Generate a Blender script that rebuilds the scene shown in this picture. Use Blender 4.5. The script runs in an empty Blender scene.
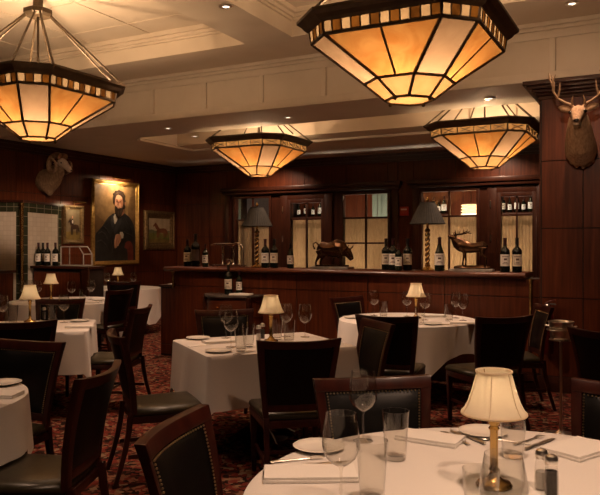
import bpy, bmesh, math, random
from math import sin, cos, pi, radians, sqrt, atan2
from mathutils import Vector, Matrix
random.seed(7)
SC = bpy.context.scene
COL = SC.collection
YAW = radians(27.4)
CAMZ, FPX, HX, HY = 1.5, 700.0, 300.0, 245.0
CY, SY = cos(YAW), sin(YAW)

# ---------------------------------------------------------------- coordinates
def cw(R, F):
    """room coordinates from metres to the right of / ahead of the photographer"""
    return (R * CY - F * SY, R * SY + F * CY)
def at(x, y, z):
    """room X, Y of the point at height z seen at photo pixel x, y"""
    F = FPX * (CAMZ - z) / (y - HY)
    return cw((x - HX) / FPX * F, F)
def face(a, b):
    """rotation that turns local +y to the direction a (right) b (ahead) of the photographer"""
    return atan2(-a, b) + YAW

# ---------------------------------------------------------------- mesh builder
class MB:
    def __init__(s):
        s.v = []; s.f = []; s.m = []
    def add(s, vs, fs, m=0):
        b = len(s.v)
        s.v.extend([tuple(p) for p in vs])
        for q in fs:
            s.f.append(tuple(b + i for i in q)); s.m.append(m)
        return s
    def hexa(s, p, m=0):
        return s.add(p, [(0,3,2,1),(4,5,6,7),(0,1,5,4),(1,2,6,5),(2,3,7,6),(3,0,4,7)], m)
    def box(s, x0, x1, y0, y1, z0, z1, m=0):
        return s.hexa([(x0,y0,z0),(x1,y0,z0),(x1,y1,z0),(x0,y1,z0),(x0,y0,z1),(x1,y0,z1),(x1,y1,z1),(x0,y1,z1)], m)
    def frustum(s, c0, w0, d0, c1, w1, d1, m=0):
        p = []
        for c, w, d in ((c0,w0,d0),(c1,w1,d1)):
            for sx, sy in ((-1,-1),(1,-1),(1,1),(-1,1)):
                p.append((c[0]+sx*w/2, c[1]+sy*d/2, c[2]))
        return s.hexa(p, m)
    def rings(s, rs, m=0, cap0=True, cap1=True, closed=True):
        n = len(rs[0]); vs = [p for r in rs for p in r]; fs = []
        for k in range(len(rs)-1):
            for i in range(n if closed else n-1):
                j = (i+1) % n
                fs.append((k*n+i, k*n+j, (k+1)*n+j, (k+1)*n+i))
        if cap0: fs.append(tuple(reversed(range(n))))
        if cap1: fs.append(tuple((len(rs)-1)*n+i for i in range(n)))
        return s.add(vs, fs, m)
    def lathe(s, prof, n=24, c=(0,0,0), m=0, cap0=True, cap1=True, mfn=None):
        b = len(s.f)
        rs = [[(c[0]+r*cos(2*pi*i/n), c[1]+r*sin(2*pi*i/n), c[2]+z) for i in range(n)] for r, z in prof]
        s.rings(rs, m, cap0 and prof[0][0] > 1e-6, cap1 and prof[-1][0] > 1e-6)
        if mfn:
            for k in range((len(prof)-1)*n):
                s.m[b+k] = mfn(k // n, k % n)
        return s
    def tube(s, pts, rad, n=8, m=0, up=None):
        pts = [Vector(p) for p in pts]
        if not isinstance(rad, (list, tuple)): rad = [rad]*len(pts)
        rs = []; nrm = None
        for i, p in enumerate(pts):
            t = (pts[min(i+1, len(pts)-1)] - pts[max(i-1, 0)])
            t = t.normalized() if t.length > 1e-9 else Vector((0,0,1))
            if nrm is None:
                a = Vector(up) if up else (Vector((0,0,1)) if abs(t.z) < .9 else Vector((1,0,0)))
                nrm = (a - t*a.dot(t)).normalized()
            else:
                nrm = (nrm - t*nrm.dot(t)).normalized()
            bi = t.cross(nrm)
            r = rad[i]
            ru, rv = r if isinstance(r, (list, tuple)) else (r, r)
            rs.append([p + nrm*(ru*cos(2*pi*k/n)) + bi*(rv*sin(2*pi*k/n)) for k in range(n)])
        return s.rings(rs, m)
    def ball(s, c, r, n=12, k=8, m=0, sc=(1,1,1)):
        rs = []
        for j in range(k+1):
            a = -pi/2 + pi*j/k
            rr = max(cos(a), .02)
            rs.append([(c[0]+r*sc[0]*rr*cos(2*pi*i/n), c[1]+r*sc[1]*rr*sin(2*pi*i/n), c[2]+r*sc[2]*sin(a)) for i in range(n)])
        return s.rings(rs, m)
    def grid(s, fn, nu, nv, m=0, mfn=None):
        vs = [fn(i/nu, j/nv) for j in range(nv+1) for i in range(nu+1)]
        fs = []; b = len(s.f)
        for j in range(nv):
            for i in range(nu):
                a = j*(nu+1)+i
                fs.append((a, a+1, a+nu+2, a+nu+1))
        s.add(vs, fs, m)
        if mfn:
            for k in range(nu*nv): s.m[b+k] = mfn(k % nu, k // nu)
        return s
    def solidgrid(s, fn0, fn1, nu, nv, m=0):
        """closed solid between two surfaces over the unit square"""
        W = nu+1; N = W*(nv+1)
        vs = [fn0(i/nu, j/nv) for j in range(nv+1) for i in range(W)] + [fn1(i/nu, j/nv) for j in range(nv+1) for i in range(W)]
        fs = []
        for j in range(nv):
            for i in range(nu):
                a = j*W+i
                fs.append((a, a+W, a+W+1, a+1)); fs.append((N+a, N+a+1, N+a+W+1, N+a+W))
        for i in range(nu):
            a = i; fs.append((a, a+1, N+a+1, N+a))
            a = nv*W+i; fs.append((a+1, a, N+a, N+a+1))
        for j in range(nv):
            a = j*W; fs.append((a+W, a, N+a, N+a+W))
            a = j*W+nu; fs.append((a, a+W, N+a+W, N+a))
        return s.add(vs, fs, m)
    def poly(s, pts, z0, z1, m=0):
        """prism over a plan outline"""
        n = len(pts)
        return s.rings([[(x,y,z0) for x,y in pts],[(x,y,z1) for x,y in pts]], m)
    def build(s, name, mats, parent=None, smooth=35, bevel=0, loc=None, rz=0):
        me = bpy.data.meshes.new(name)
        me.from_pydata(s.v, [], s.f)
        if not isinstance(mats, (list, tuple)): mats = [mats]
        for mt in mats: me.materials.append(mt)
        if len(mats) > 1: me.polygons.foreach_set('material_index', s.m)
        bm = bmesh.new(); bm.from_mesh(me)
        bmesh.ops.recalc_face_normals(bm, faces=bm.faces)
        if bevel:
            es = [e for e in bm.edges if len(e.link_faces) == 2 and e.calc_face_angle(0) > .6]
            bmesh.ops.bevel(bm, geom=es, offset=bevel, segments=2, profile=.6, affect='EDGES', clamp_overlap=True)
        bm.to_mesh(me); bm.free()
        if smooth:
            me.shade_smooth(); me.set_sharp_from_angle(angle=radians(smooth))
        me.update()
        o = bpy.data.objects.new(name, me); COL.objects.link(o)
        if parent: o.parent = parent
        if loc: o.location = loc
        if rz: o.rotation_euler = (0,0,rz)
        return o

def fused(mb, name, mat, voxel, parent=None, smooth_it=4):
    """one continuous skin grown over overlapping body volumes"""
    t = mb.build('temp_body', mat)
    r = t.modifiers.new('r', 'REMESH'); r.mode = 'VOXEL'; r.voxel_size = voxel
    sm = t.modifiers.new('s', 'SMOOTH'); sm.iterations = smooth_it; sm.factor = .5
    dg = bpy.context.evaluated_depsgraph_get()
    me = bpy.data.meshes.new_from_object(t.evaluated_get(dg))
    me.name = name
    old = t.data
    bpy.data.objects.remove(t); bpy.data.meshes.remove(old)
    me.materials.clear(); me.materials.append(mat)
    me.shade_smooth()
    o = bpy.data.objects.new(name, me); COL.objects.link(o)
    if parent: o.parent = parent
    return o

def tag(o, label, cat, group=None):
    o['label'] = label; o['category'] = cat
    if group: o['group'] = group
    return o
def thing(name, label, cat, loc=(0,0,0), rz=0, group=None):
    o = bpy.data.objects.new(name, None); COL.objects.link(o)
    o.empty_display_size = .05
    o.location = loc; o.rotation_euler = (0,0,rz)
    return tag(o, label, cat, group)
def struct(o):
    o['kind'] = 'structure'; return o
def kids(o):
    return [c for c in bpy.data.objects if c.parent == o]
def copy_tree(o, parent=None):
    c = o.copy(); COL.objects.link(c)
    c.parent = parent
    for k in kids(o): copy_tree(k, c)
    return c
PROTO = {}
def place(key, maker, label, cat, loc, rz=0, group=None):
    """first use builds the thing, later uses copy it with its parts"""
    if key not in PROTO:
        o = maker(); PROTO[key] = o
    else:
        o = copy_tree(PROTO[key])
        for k in ('label','category','group'):
            if k in o: del o[k]
    o.location = loc; o.rotation_euler = (0,0,rz)
    tag(o, label, cat, group)
    return o
def root(name):
    o = bpy.data.objects.new(name, None); COL.objects.link(o); o.empty_display_size = .05
    return o

# ---------------------------------------------------------------- materials
def mat(name, col, rough=.5, metal=0, coat=0, emit=None, es=0, spec=.5, sheen=0):
    m = bpy.data.materials.new(name); m.use_nodes = True
    b = m.node_tree.nodes['Principled BSDF']
    b.inputs['Base Color'].default_value = (*col, 1)
    b.inputs['Roughness'].default_value = rough
    b.inputs['Metallic'].default_value = metal
    b.inputs['Coat Weight'].default_value = coat
    b.inputs['Coat Roughness'].default_value = .12
    b.inputs['Specular IOR Level'].default_value = spec
    if sheen: b.inputs['Sheen Weight'].default_value = sheen
    if emit:
        b.inputs['Emission Color'].default_value = (*emit, 1)
        b.inputs['Emission Strength'].default_value = es
    return m
def nodes(m):
    t = m.node_tree
    return t, t.nodes, t.links, t.nodes['Principled BSDF']
def ramp(n, stops):
    r = n.new('ShaderNodeValToRGB')
    e = r.color_ramp.elements
    while len(e) < len(stops): e.new(.5)
    for k, (p, c) in enumerate(stops):
        e[k].position = p; e[k].color = (*c, 1)
    return r
def noisy(name, stops, scale=(1,1,1), nscale=5, detail=4, rough=.5, bump=0, metal=0, coat=0, kind='NOISE', rvar=0, spec=.5):
    m = mat(name, stops[0][1], rough, metal, coat, spec=spec)
    t, n, l, b = nodes(m)
    tc = n.new('ShaderNodeTexCoord'); mp = n.new('ShaderNodeMapping')
    mp.inputs['Scale'].default_value = scale
    l.new(tc.outputs['Object'], mp.inputs['Vector'])
    if kind == 'NOISE':
        x = n.new('ShaderNodeTexNoise'); x.inputs['Scale'].default_value = nscale; x.inputs['Detail'].default_value = detail
        out = x.outputs['Fac']
    else:
        x = n.new('ShaderNodeTexVoronoi'); x.inputs['Scale'].default_value = nscale
        out = x.outputs['Color'] if kind == 'VCOL' else x.outputs['Distance']
    l.new(mp.outputs['Vector'], x.inputs['Vector'])
    r = ramp(n, stops); l.new(out, r.inputs['Fac'])
    l.new(r.outputs['Color'], b.inputs['Base Color'])
    if bump:
        bp = n.new('ShaderNodeBump'); bp.inputs['Strength'].default_value = bump; bp.inputs['Distance'].default_value = .01
        l.new(out, bp.inputs['Height']); l.new(bp.outputs['Normal'], b.inputs['Normal'])
    if rvar:
        ml = n.new('ShaderNodeMath'); ml.operation = 'MULTIPLY_ADD'
        ml.inputs[1].default_value = rvar; ml.inputs[2].default_value = rough - rvar/2
        l.new(out, ml.inputs[0]); l.new(ml.outputs[0], b.inputs['Roughness'])
    return m

M = {}
M['panel'] = noisy('mahogany_panelling', [(.25,(.052,.0120,.0045)),(.55,(.100,.0245,.0085)),(.8,(.140,.039,.0125))], (14,14,.8), 2.4, 5, .38, .02, coat=.06, rvar=.12, spec=.28)
M['panel_h'] = noisy('mahogany_rails', [(.25,(.05,.0120,.0048)),(.55,(.09,.023,.0082)),(.8,(.125,.034,.012))], (1.2,6,12), 2.2, 5, .36, .02, coat=.12, spec=.35)
M['groove'] = mat('panel_joint_shadow_gap', (.012,.004,.002), .7)
M['frame_wood'] = noisy('dark_mahogany_frame', [(.3,(.028,.0082,.0042)),(.7,(.052,.0150,.0072))], (10,10,.8), 3, 4, .36, .01, coat=.1, spec=.3)
M['chair_wood'] = noisy('polished_cherry', [(.3,(.018,.0033,.0021)),(.7,(.040,.0072,.0037))], (6,6,1.5), 4, 3, .32, 0, coat=.15, spec=.35)
M['leather'] = noisy('black_leather', [(.3,(.0018,.0015,.0013)),(.7,(.0032,.0026,.0022))], (1,1,1), 60, 3, .42, .05, spec=.24)
M['seat_leather'] = noisy('olive_brown_leather', [(.3,(.022,.0175,.0085)),(.7,(.036,.029,.014))], (1,1,1), 40, 3, .34, .05, spec=.4)
M['brass'] = noisy('aged_brass', [(.3,(.42,.27,.09)),(.7,(.62,.42,.16))], (1,1,1), 8, 3, .25, 0, metal=1)
M['nail'] = mat('brass_nailhead', (.62,.48,.28), .3, 1)
M['steel'] = mat('polished_steel', (.80,.77,.72), .28, 1)
M['silver'] = noisy('tarnished_silver', [(.3,(.42,.38,.33)),(.7,(.62,.57,.5))], (1,1,1), 12, 3, .22, 0, metal=1)
M['bronze_metal'] = noisy('dark_bronze_strip', [(.3,(.075,.050,.028)),(.7,(.13,.088,.048))], (1,1,1), 9, 3, .5, 0, metal=.35)
M['bronze'] = noisy('patinated_bronze', [(.3,(.045,.022,.011)),(.7,(.13,.066,.031))], (1,1,1), 18, 4, .26, .1, metal=.85)
M['marble'] = noisy('grey_marble', [(.3,(.16,.15,.13)),(.5,(.30,.29,.26)),(.7,(.42,.40,.36))], (1,1,1), 9, 6, .3, 0)
M['marble_dark'] = noisy('dark_marble', [(.3,(.05,.04,.035)),(.7,(.14,.12,.10))], (1,1,1), 9, 6, .2, 0)
M['cloth'] = noisy('white_table_linen', [(.3,(.64,.605,.565)),(.7,(.72,.685,.645))], (1,1,1), 300, 2, .85, .12)
M['napkin'] = noisy('white_napkin_linen', [(.3,(.72,.69,.64)),(.7,(.80,.77,.72))], (1,1,1), 280, 2, .85, .1)
M['china'] = mat('white_china', (.78,.75,.68), .18)
M['ceil'] = noisy('warm_cream_plaster', [(.3,(.62,.52,.41)),(.7,(.67,.57,.46))], (1,1,1), 3, 4, .75, .02)
M['ceil_trim'] = noisy('cream_painted_moulding', [(.3,(.63,.53,.42)),(.7,(.68,.58,.47))], (1,1,1), 4, 3, .6)
M['tile'] = None
M['bottle'] = mat('dark_wine_glass', (.006,.008,.006), .08, spec=.6)
M['bottle_green'] = mat('green_black_wine_glass', (.010,.014,.008), .1, spec=.6)
M['label'] = mat('cream_paper_label', (.62,.56,.44), .7)
M['label_white'] = mat('white_paper_label', (.72,.69,.62), .7)
M['ink'] = mat('label_ink', (.10,.06,.05), .7)
M['capsule'] = mat('dark_foil_capsule', (.045,.012,.014), .35, .3)
M['capsule_blk'] = mat('black_foil_capsule', (.014,.012,.012), .35, .3)
M['red'] = mat('red_enamel', (.42,.022,.016), .3)
M['deep_red'] = mat('deep_red_enamel', (.075,.004,.004), .35)
M['red_text'] = mat('pale_lettering', (.72,.55,.50), .5)
M['black'] = mat('black_plastic', (.012,.012,.012), .4)
M['white_salt'] = mat('white_salt', (.8,.78,.74), .8)
M['pepper'] = noisy('black_pepper', [(.4,(.02,.017,.014)),(.6,(.09,.075,.06))], (1,1,1), 400, 2, .8)
M['shade_dark'] = noisy('grey_green_pleated_silk', [(.3,(.030,.030,.025)),(.7,(.045,.044,.037))], (1,1,1), 25, 3, .7)
M['antler'] = noisy('antler_horn', [(.3,(.22,.13,.065)),(.7,(.45,.30,.17))], (1,1,1), 16, 3, .5, .1)
M['deer'] = noisy('brown_deer_fur', [(.3,(.25,.15,.08)),(.7,(.46,.30,.175))], (1,1,.35), 60, 4, .9, .4)
M['deer_pale'] = noisy('pale_throat_fur', [(.3,(.36,.27,.18)),(.7,(.52,.41,.29))], (1,1,.35), 60, 3, .9, .3)
M['ram'] = noisy('grey_brown_ram_fur', [(.3,(.17,.11,.06)),(.7,(.32,.22,.13))], (1,1,.4), 50, 4, .9, .4)
M['ram_face'] = noisy('white_ram_face_fur', [(.3,(.55,.44,.33)),(.7,(.72,.61,.48))], (1,1,1), 60, 3, .9, .3)
M['ramhorn'] = noisy('ridged_ram_horn', [(.35,(.24,.15,.085)),(.65,(.44,.31,.19))], (1,1,1), 30, 3, .55, .3)
M['eye'] = mat('glass_eye', (.01,.006,.004), .05)
M['gilt'] = noisy('gilded_frame', [(.3,(.34,.19,.05)),(.7,(.62,.40,.13))], (1,1,1), 30, 4, .35, .3, metal=.75)
M['gilt_dark'] = noisy('dull_bronze_gilt', [(.3,(.12,.075,.03)),(.7,(.28,.19,.085))], (1,1,1), 30, 4, .4, .3, metal=.6)

def carpet():
    m = mat('patterned_red_carpet', (.2,.03,.02), .95, spec=.1)
    t, n, l, b = nodes(m)
    tc = n.new('ShaderNodeTexCoord')
    v = n.new('ShaderNodeTexVoronoi'); v.inputs['Scale'].default_value = 34
    no = n.new('ShaderNodeTexNoise'); no.inputs['Scale'].default_value = 9; no.inputs['Detail'].default_value = 4
    mx = n.new('ShaderNodeMix'); mx.data_type = 'RGBA'; mx.inputs['Factor'].default_value = .12
    l.new(tc.outputs['Object'], mx.inputs[6]); l.new(no.outputs['Color'], mx.inputs[7])
    l.new(tc.outputs['Object'], no.inputs['Vector']); l.new(mx.outputs[2], v.inputs['Vector'])
    sp = n.new('ShaderNodeSeparateColor'); l.new(v.outputs['Color'], sp.inputs['Color'])
    r = ramp(n, [(.0,(.024,.010,.008)),(.22,(.18,.026,.018)),(.38,(.060,.015,.011)),(.48,(.24,.045,.03)),(.66,(.10,.034,.02)),(.76,(.31,.14,.08)),(.90,(.34,.23,.14))])
    r.color_ramp.interpolation = 'CONSTANT'
    l.new(sp.outputs['Red'], r.inputs['Fac'])
    n2 = n.new('ShaderNodeTexNoise'); n2.inputs['Scale'].default_value = 240
    l.new(tc.outputs['Object'], n2.inputs['Vector'])
    m2 = n.new('ShaderNodeMix'); m2.data_type = 'RGBA'; m2.blend_type = 'MULTIPLY'; m2.inputs['Factor'].default_value = .6
    l.new(r.outputs['Color'], m2.inputs[6]); l.new(n2.outputs['Color'], m2.inputs[7])
    l.new(m2.outputs[2], b.inputs['Base Color'])
    bp = n.new('ShaderNodeBump'); bp.inputs['Strength'].default_value = .5; bp.inputs['Distance'].default_value = .004
    l.new(n2.outputs['Fac'], bp.inputs['Height']); l.new(bp.outputs['Normal'], b.inputs['Normal'])
    return m
M['carpet'] = carpet()

def brickmat(name, c1, c2, mortar, w, h, ms=.006, rough=.2):
    """square glazed tile laid over local u (horizontal run) and z"""
    m = mat(name, c1, rough)
    t, n, l, b = nodes(m)
    tc = n.new('ShaderNodeTexCoord'); sx = n.new('ShaderNodeSeparateXYZ'); cx = n.new('ShaderNodeCombineXYZ')
    l.new(tc.outputs['Object'], sx.inputs[0])
    ad = n.new('ShaderNodeMath'); ad.operation = 'ADD'
    l.new(sx.outputs['X'], ad.inputs[0]); l.new(sx.outputs['Y'], ad.inputs[1])
    l.new(ad.outputs[0], cx.inputs['X']); l.new(sx.outputs['Z'], cx.inputs['Y'])
    bt = n.new('ShaderNodeTexBrick'); bt.offset = 0
    bt.inputs['Color1'].default_value = (*c1,1); bt.inputs['Color2'].default_value = (*c2,1); bt.inputs['Mortar'].default_value = (*mortar,1)
    bt.inputs['Scale'].default_value = 1; bt.inputs['Mortar Size'].default_value = ms
    bt.inputs['Brick Width'].default_value = w; bt.inputs['Row Height'].default_value = h
    l.new(cx.outputs[0], bt.inputs['Vector']); l.new(bt.outputs['Color'], b.inputs['Base Color'])
    return m
M['tile'] = brickmat('cream_glazed_tile', (.56,.50,.40), (.62,.56,.46), (.48,.42,.33), .075, .075, .003)
M['tile_green'] = brickmat('dark_green_glazed_tile', (.030,.034,.018), (.045,.05,.028), (.20,.18,.13), .15, .15, .005, .15)

def glassmat(name, tint=(.97,.97,.96), f0=.04, rough=.03, edge=.9):
    m = bpy.data.materials.new(name); m.use_nodes = True
    t = m.node_tree; n = t.nodes; l = t.links; n.clear()
    o = n.new('ShaderNodeOutputMaterial'); tr = n.new('ShaderNodeBsdfTransparent'); g = n.new('ShaderNodeBsdfGlossy')
    tr.inputs['Color'].default_value = (*tint,1); g.inputs['Roughness'].default_value = rough
    lw = n.new('ShaderNodeLayerWeight'); lw.inputs['Blend'].default_value = .5
    pw = n.new('ShaderNodeMath'); pw.operation = 'POWER'; pw.inputs[1].default_value = 3.0
    ma = n.new('ShaderNodeMath'); ma.operation = 'MULTIPLY_ADD'; ma.inputs[1].default_value = edge; ma.inputs[2].default_value = f0
    l.new(lw.outputs['Facing'], pw.inputs[0]); l.new(pw.outputs[0], ma.inputs[0])
    mx = n.new('ShaderNodeMixShader')
    l.new(ma.outputs[0], mx.inputs[0]); l.new(tr.outputs[0], mx.inputs[1]); l.new(g.outputs[0], mx.inputs[2])
    l.new(mx.outputs[0], o.inputs['Surface'])
    return m
M['glass'] = glassmat('clear_glass', (.95,.945,.93))
M['pane'] = glassmat('window_glass', (.95,.95,.93))

def translucent(name, col, tcol, fac=.5, stripes=None):
    m = bpy.data.materials.new(name); m.use_nodes = True
    t = m.node_tree; n = t.nodes; l = t.links; n.clear()
    o = n.new('ShaderNodeOutputMaterial'); d = n.new('ShaderNodeBsdfDiffuse'); tr = n.new('ShaderNodeBsdfTranslucent')
    d.inputs['Color'].default_value = (*col,1); tr.inputs['Color'].default_value = (*tcol,1)
    mx = n.new('ShaderNodeMixShader'); mx.inputs[0].default_value = fac
    l.new(d.outputs[0], mx.inputs[1]); l.new(tr.outputs[0], mx.inputs[2]); l.new(mx.outputs[0], o.inputs['Surface'])
    if stripes:
        tc = n.new('ShaderNodeTexCoord'); mp = n.new('ShaderNodeMapping'); mp.inputs['Scale'].default_value = stripes
        no = n.new('ShaderNodeTexNoise'); no.inputs['Scale'].default_value = 6; no.inputs['Detail'].default_value = 4
        l.new(tc.outputs['Object'], mp.inputs[0]); l.new(mp.outputs[0], no.inputs['Vector'])
        r = ramp(n, [(.35, tuple(.62*c for c in col)), (.62, col)])
        l.new(no.outputs['Fac'], r.inputs['Fac']); l.new(r.outputs['Color'], d.inputs['Color']); l.new(r.outputs['Color'], tr.inputs['Color'])
    return m
M['shade'] = translucent('cream_silk_shade', (.84,.76,.62), (.88,.76,.56), .55)
M['lace'] = translucent('beige_lace_curtain', (.70,.55,.38), (.7,.55,.38), .5, (60,60,1.6))

def lampglass(name, c0, c1, s):
    """dense art glass that glows from the bulbs inside the bowl"""
    m = bpy.data.materials.new(name); m.use_nodes = True
    t = m.node_tree; n = t.nodes; l = t.links; n.clear()
    o = n.new('ShaderNodeOutputMaterial'); tr = n.new('ShaderNodeBsdfTranslucent'); g = n.new('ShaderNodeBsdfGlossy')
    g.inputs['Roughness'].default_value = .25; g.inputs['Color'].default_value = (.5,.45,.4,1)
    tc = n.new('ShaderNodeTexCoord'); no = n.new('ShaderNodeTexNoise')
    no.inputs['Scale'].default_value = 4.5; no.inputs['Detail'].default_value = 6; no.inputs['Distortion'].default_value = 1.4
    l.new(tc.outputs['Object'], no.inputs['Vector'])
    k = GLASS_T*s
    r = ramp(n, [(.32, tuple(k*c for c in c0)), (.68, tuple(k*c for c in c1))]); l.new(no.outputs['Fac'], r.inputs['Fac'])
    l.new(r.outputs['Color'], tr.inputs['Color'])
    mx = n.new('ShaderNodeMixShader'); mx.inputs[0].default_value = .03
    l.new(tr.outputs[0], mx.inputs[1]); l.new(g.outputs[0], mx.inputs[2]); l.new(mx.outputs[0], o.inputs['Surface'])
    return m
GLASS_T = .125
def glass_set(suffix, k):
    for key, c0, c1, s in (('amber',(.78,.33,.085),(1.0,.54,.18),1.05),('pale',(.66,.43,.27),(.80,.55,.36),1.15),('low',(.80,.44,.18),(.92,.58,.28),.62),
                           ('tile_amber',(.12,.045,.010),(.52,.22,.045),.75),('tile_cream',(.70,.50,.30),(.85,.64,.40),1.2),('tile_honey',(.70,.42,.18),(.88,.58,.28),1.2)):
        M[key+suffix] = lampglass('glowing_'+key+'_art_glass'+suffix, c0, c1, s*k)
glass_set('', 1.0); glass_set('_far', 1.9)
M['lamp_on'] = mat('lit_downlight_lens', (.8,.7,.6), .4, emit=(1,.82,.6), es=3)
M['bulb'] = mat('lit_bulb', (.8,.7,.6), .4, emit=(1,.75,.45), es=6)

def light(name, typ, loc, e, col, **k):
    d = bpy.data.lights.new(name, typ); d.energy = e; d.color = col
    for a, v in k.items(): setattr(d, a, v)
    o = bpy.data.objects.new(name, d); COL.objects.link(o); o.location = loc
    return o
# ================================================================ the room
XL, YB, XR, YF = -9.3, 12.14, 4.5, -2.6
ZS, ZM, ZT = 3.17, 3.756, 4.03          # low soffit, tray rim, tray ceiling
def Xat(x, Y):
    u = (x - HX) / FPX
    F = Y / (SY*u + CY)
    return (CY*u - SY) * F
def Yat(x, X):
    u = (x - HX) / FPX
    F = X / (CY*u - SY)
    return (SY*u + CY) * F

struct(MB().box(XL-.1, XR+.1, YF-.1, 14.7, -.1, 0).build('floor', M['carpet'], smooth=0))

def panels(mb, kind, c, u0, u1, us, zs, sgn, t=.012, g=.005, m=1):
    """flush veneer panels standing t proud of the wall face at c, parted by fine joints"""
    us = [u0] + [u for u in us if u0 < u < u1] + [u1]
    for a, b in zip(us, us[1:]):
        for z0, z1 in zip(zs, zs[1:]):
            d0, d1 = sorted((c, c + sgn*t))
            if kind == 'x': mb.box(a+g, b-g, d0, d1, z0+g, z1-g, m)
            else: mb.box(d0, d1, a+g, b-g, z0+g, z1-g, m)
def arange(a, b, s):
    r = []
    while a < b: r.append(a); a += s
    return r
ZROWS = [.16, .96, 1.67, 2.36, 3.02]
GP = [M['groove'], M['panel'], M['frame_wood']]

# left wall
mb = MB().box(XL-.15, XL, YF-.1, YB+.15, 0, ZT)
panels(mb, 'y', XL, YF, YB, arange(YF+.2, YB, .94), ZROWS, 1)
mb.box(XL, XL+.012, YF, YB, 3.02, ZT, 1)
struct(mb.build('wall_left', GP, smooth=0))
# back wall around its glazed openings
WIN = [(1,'window',234,272,2.50),(2,'door',288,325,2.39),(3,'window',341,391,2.50),(4,'window',419,480,2.50),(5,'door',497,537,2.39)]
OP = [(Xat(a,YB), Xat(b,YB)) for _,_,a,b,_ in WIN]
mb = MB()
xs = [XL] + [v for o in OP for v in o] + [XR]
for k in range(0, len(xs), 2):
    mb.box(xs[k], xs[k+1], YB, YB+.15, 0, 2.5, 2)
for k, (a, b) in enumerate(OP):
    mb.box(a, b, YB, YB+.15, WIN[k][4], 2.5, 2); mb.box(a, b, YB, YB+.15, 0, .3, 2)
mb.box(XL, XR, YB, YB+.15, 2.5, ZT)
U1, U2 = (Xat(227,YB), Xat(398,YB)), (Xat(414,YB), Xat(545,YB))
panels(mb, 'x', YB, XL+.02, U1[0], [XL+.02+.86], [.16,.96,1.67,2.36,3.02], -1)
panels(mb, 'x', YB, U1[1], U2[0], [], [.16,1.3,2.64,3.02], -1)
panels(mb, 'x', YB, U1[0], U1[1], [Xat(v,YB) for v in (260,305,346,388)], [2.66,3.02], -1)
panels(mb, 'x', YB, U2[0], U2[1], [Xat(v,YB) for v in (456,500)], [2.66,3.02], -1)
panels(mb, 'x', YB, U2[1], XR, arange(U2[1]+.9,XR,.9), ZROWS, -1)
struct(mb.build('wall_back', GP, smooth=0))
# casings round the two glazed groups
for k, (a, b) in enumerate((U1, U2)):
    mb = MB()
    mb.box(a-.05, b+.05, YB-.10, YB, 2.52, 2.58).box(a-.09, b+.09, YB-.14, YB, 2.58, 2.66)
    mb.box(a-.02, a+.10, YB-.06, YB, 0, 2.52); mb.box(b-.10, b+.02, YB-.06, YB, 0, 2.52)
    struct(mb.build('trim_%d' % (k+1), M['frame_wood'], bevel=.012))
# glazing
def glazed(idx):
    n, kind, a, b, top = WIN[idx]; a, b = OP[idx]
    f = .055 if kind == 'window' else .07
    mb = MB()
    y0, y1 = YB-.035, YB+.09
    mb.box(a, a+f, y0, y1, .3, top).box(b-f, b, y0, y1, .3, top).box(a+f, b-f, y0, y1, top-f, top).box(a+f, b-f, y0, y1, .3, .3+f)
    if kind == 'door':   # leaf stiles either side
        mb.box(a-.16, a, y0, YB, 0, 2.5).box(b, b+.16, y0, YB, 0, 2.5).box(a, b, y0, YB, top, 2.5)
    o = struct(mb.build('%s_%d' % (kind, n), M['frame_wood'], bevel=.006))
    mid = (a+b)/2
    mb = MB().box(mid-.016, mid+.016, YB, YB+.05, .3+f, top-f).box(a+f, b-f, YB, YB+.05, 1.99, 2.025)
    if n == 3: mb.box(a+f, b-f, YB, YB+.05, 1.52, 1.55)
    mb.build('muntin', M['frame_wood'], o, bevel=.004)
    MB().box(a+f, b-f, YB+.022, YB+.028, .3+f, top-f).build('pane', M['pane'], o, smooth=0)
    if kind == 'door':
        for z in (.9, 1.62, 2.2):
            MB().tube([(a-.10, y0-.008, z-.06), (a-.10, y0-.008, z+.06)], .011, 8).build('hinge', M['steel'], o)
    return a+f, b-f
CURT = ['behind the grey-shaded lamp and two bottles, far left pane', 'behind the single white-labelled bottle left of the bull', 'behind the bronze bull and four bottles',
        'behind the bronze elk and the twisted lamp', 'behind the two bottles at the right end of the counter']
for k in range(5):
    a, b = glazed(k)
    a -= .03; b += .03
    w = b - a
    fn = lambda d: (lambda u, v: (a + w*u, YB+.125 + .006*sin(u*w*2*pi/.055) + .002*sin(u*w*61) + d, .32 + 1.69*v))
    mb = MB().solidgrid(fn(0), fn(.004), int(w/.0125), 3)
    tag(mb.build('lace_curtain', M['lace'], smooth=60), 'beige lace half curtain ' + CURT[k], 'curtain', 'lace half curtains on the back glazing')
# room beyond the glass
mb = MB().box(-7.6, 1.6, 14.55, 14.7, 0, 2.9).box(-7.75, -7.6, YB+.15, 14.7, 0, 2.9).box(1.6, 1.75, YB+.15, 14.7, 0, 2.9)
panels(mb, 'x', 14.55, -7.6, 1.6, arange(-6.9, 1.5, .8), [.2,1.1,2.0,2.8], -1)
struct(mb.build('wall_beyond', GP, smooth=0))
struct(MB().box(-7.75, 1.75, YB+.15, 14.7, 2.9, 3.0).build('ceiling_beyond', M['frame_wood'], smooth=0))
# baseboards and crown mouldings
struct(MB().box(XL, XL+.035, YF, YB, 0, .16).build('baseboard_left', M['frame_wood'], bevel=.008))
struct(MB().box(XL, OP[0][0]-.2, YB-.035, YB, 0, .16).build('baseboard_back', M['frame_wood'], bevel=.008))
mb = MB()
for k, (d, z0, z1) in enumerate(((.025,3.02,3.06),(.045,3.06,3.12),(.065,3.12,3.17))):
    mb.box(XL, XL+d, YF, YB, z0, z1); mb.box(XL+d, XR, YB-d, YB, z0, z1)
struct(mb.build('trim_3', M['frame_wood'], smooth=0))
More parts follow.
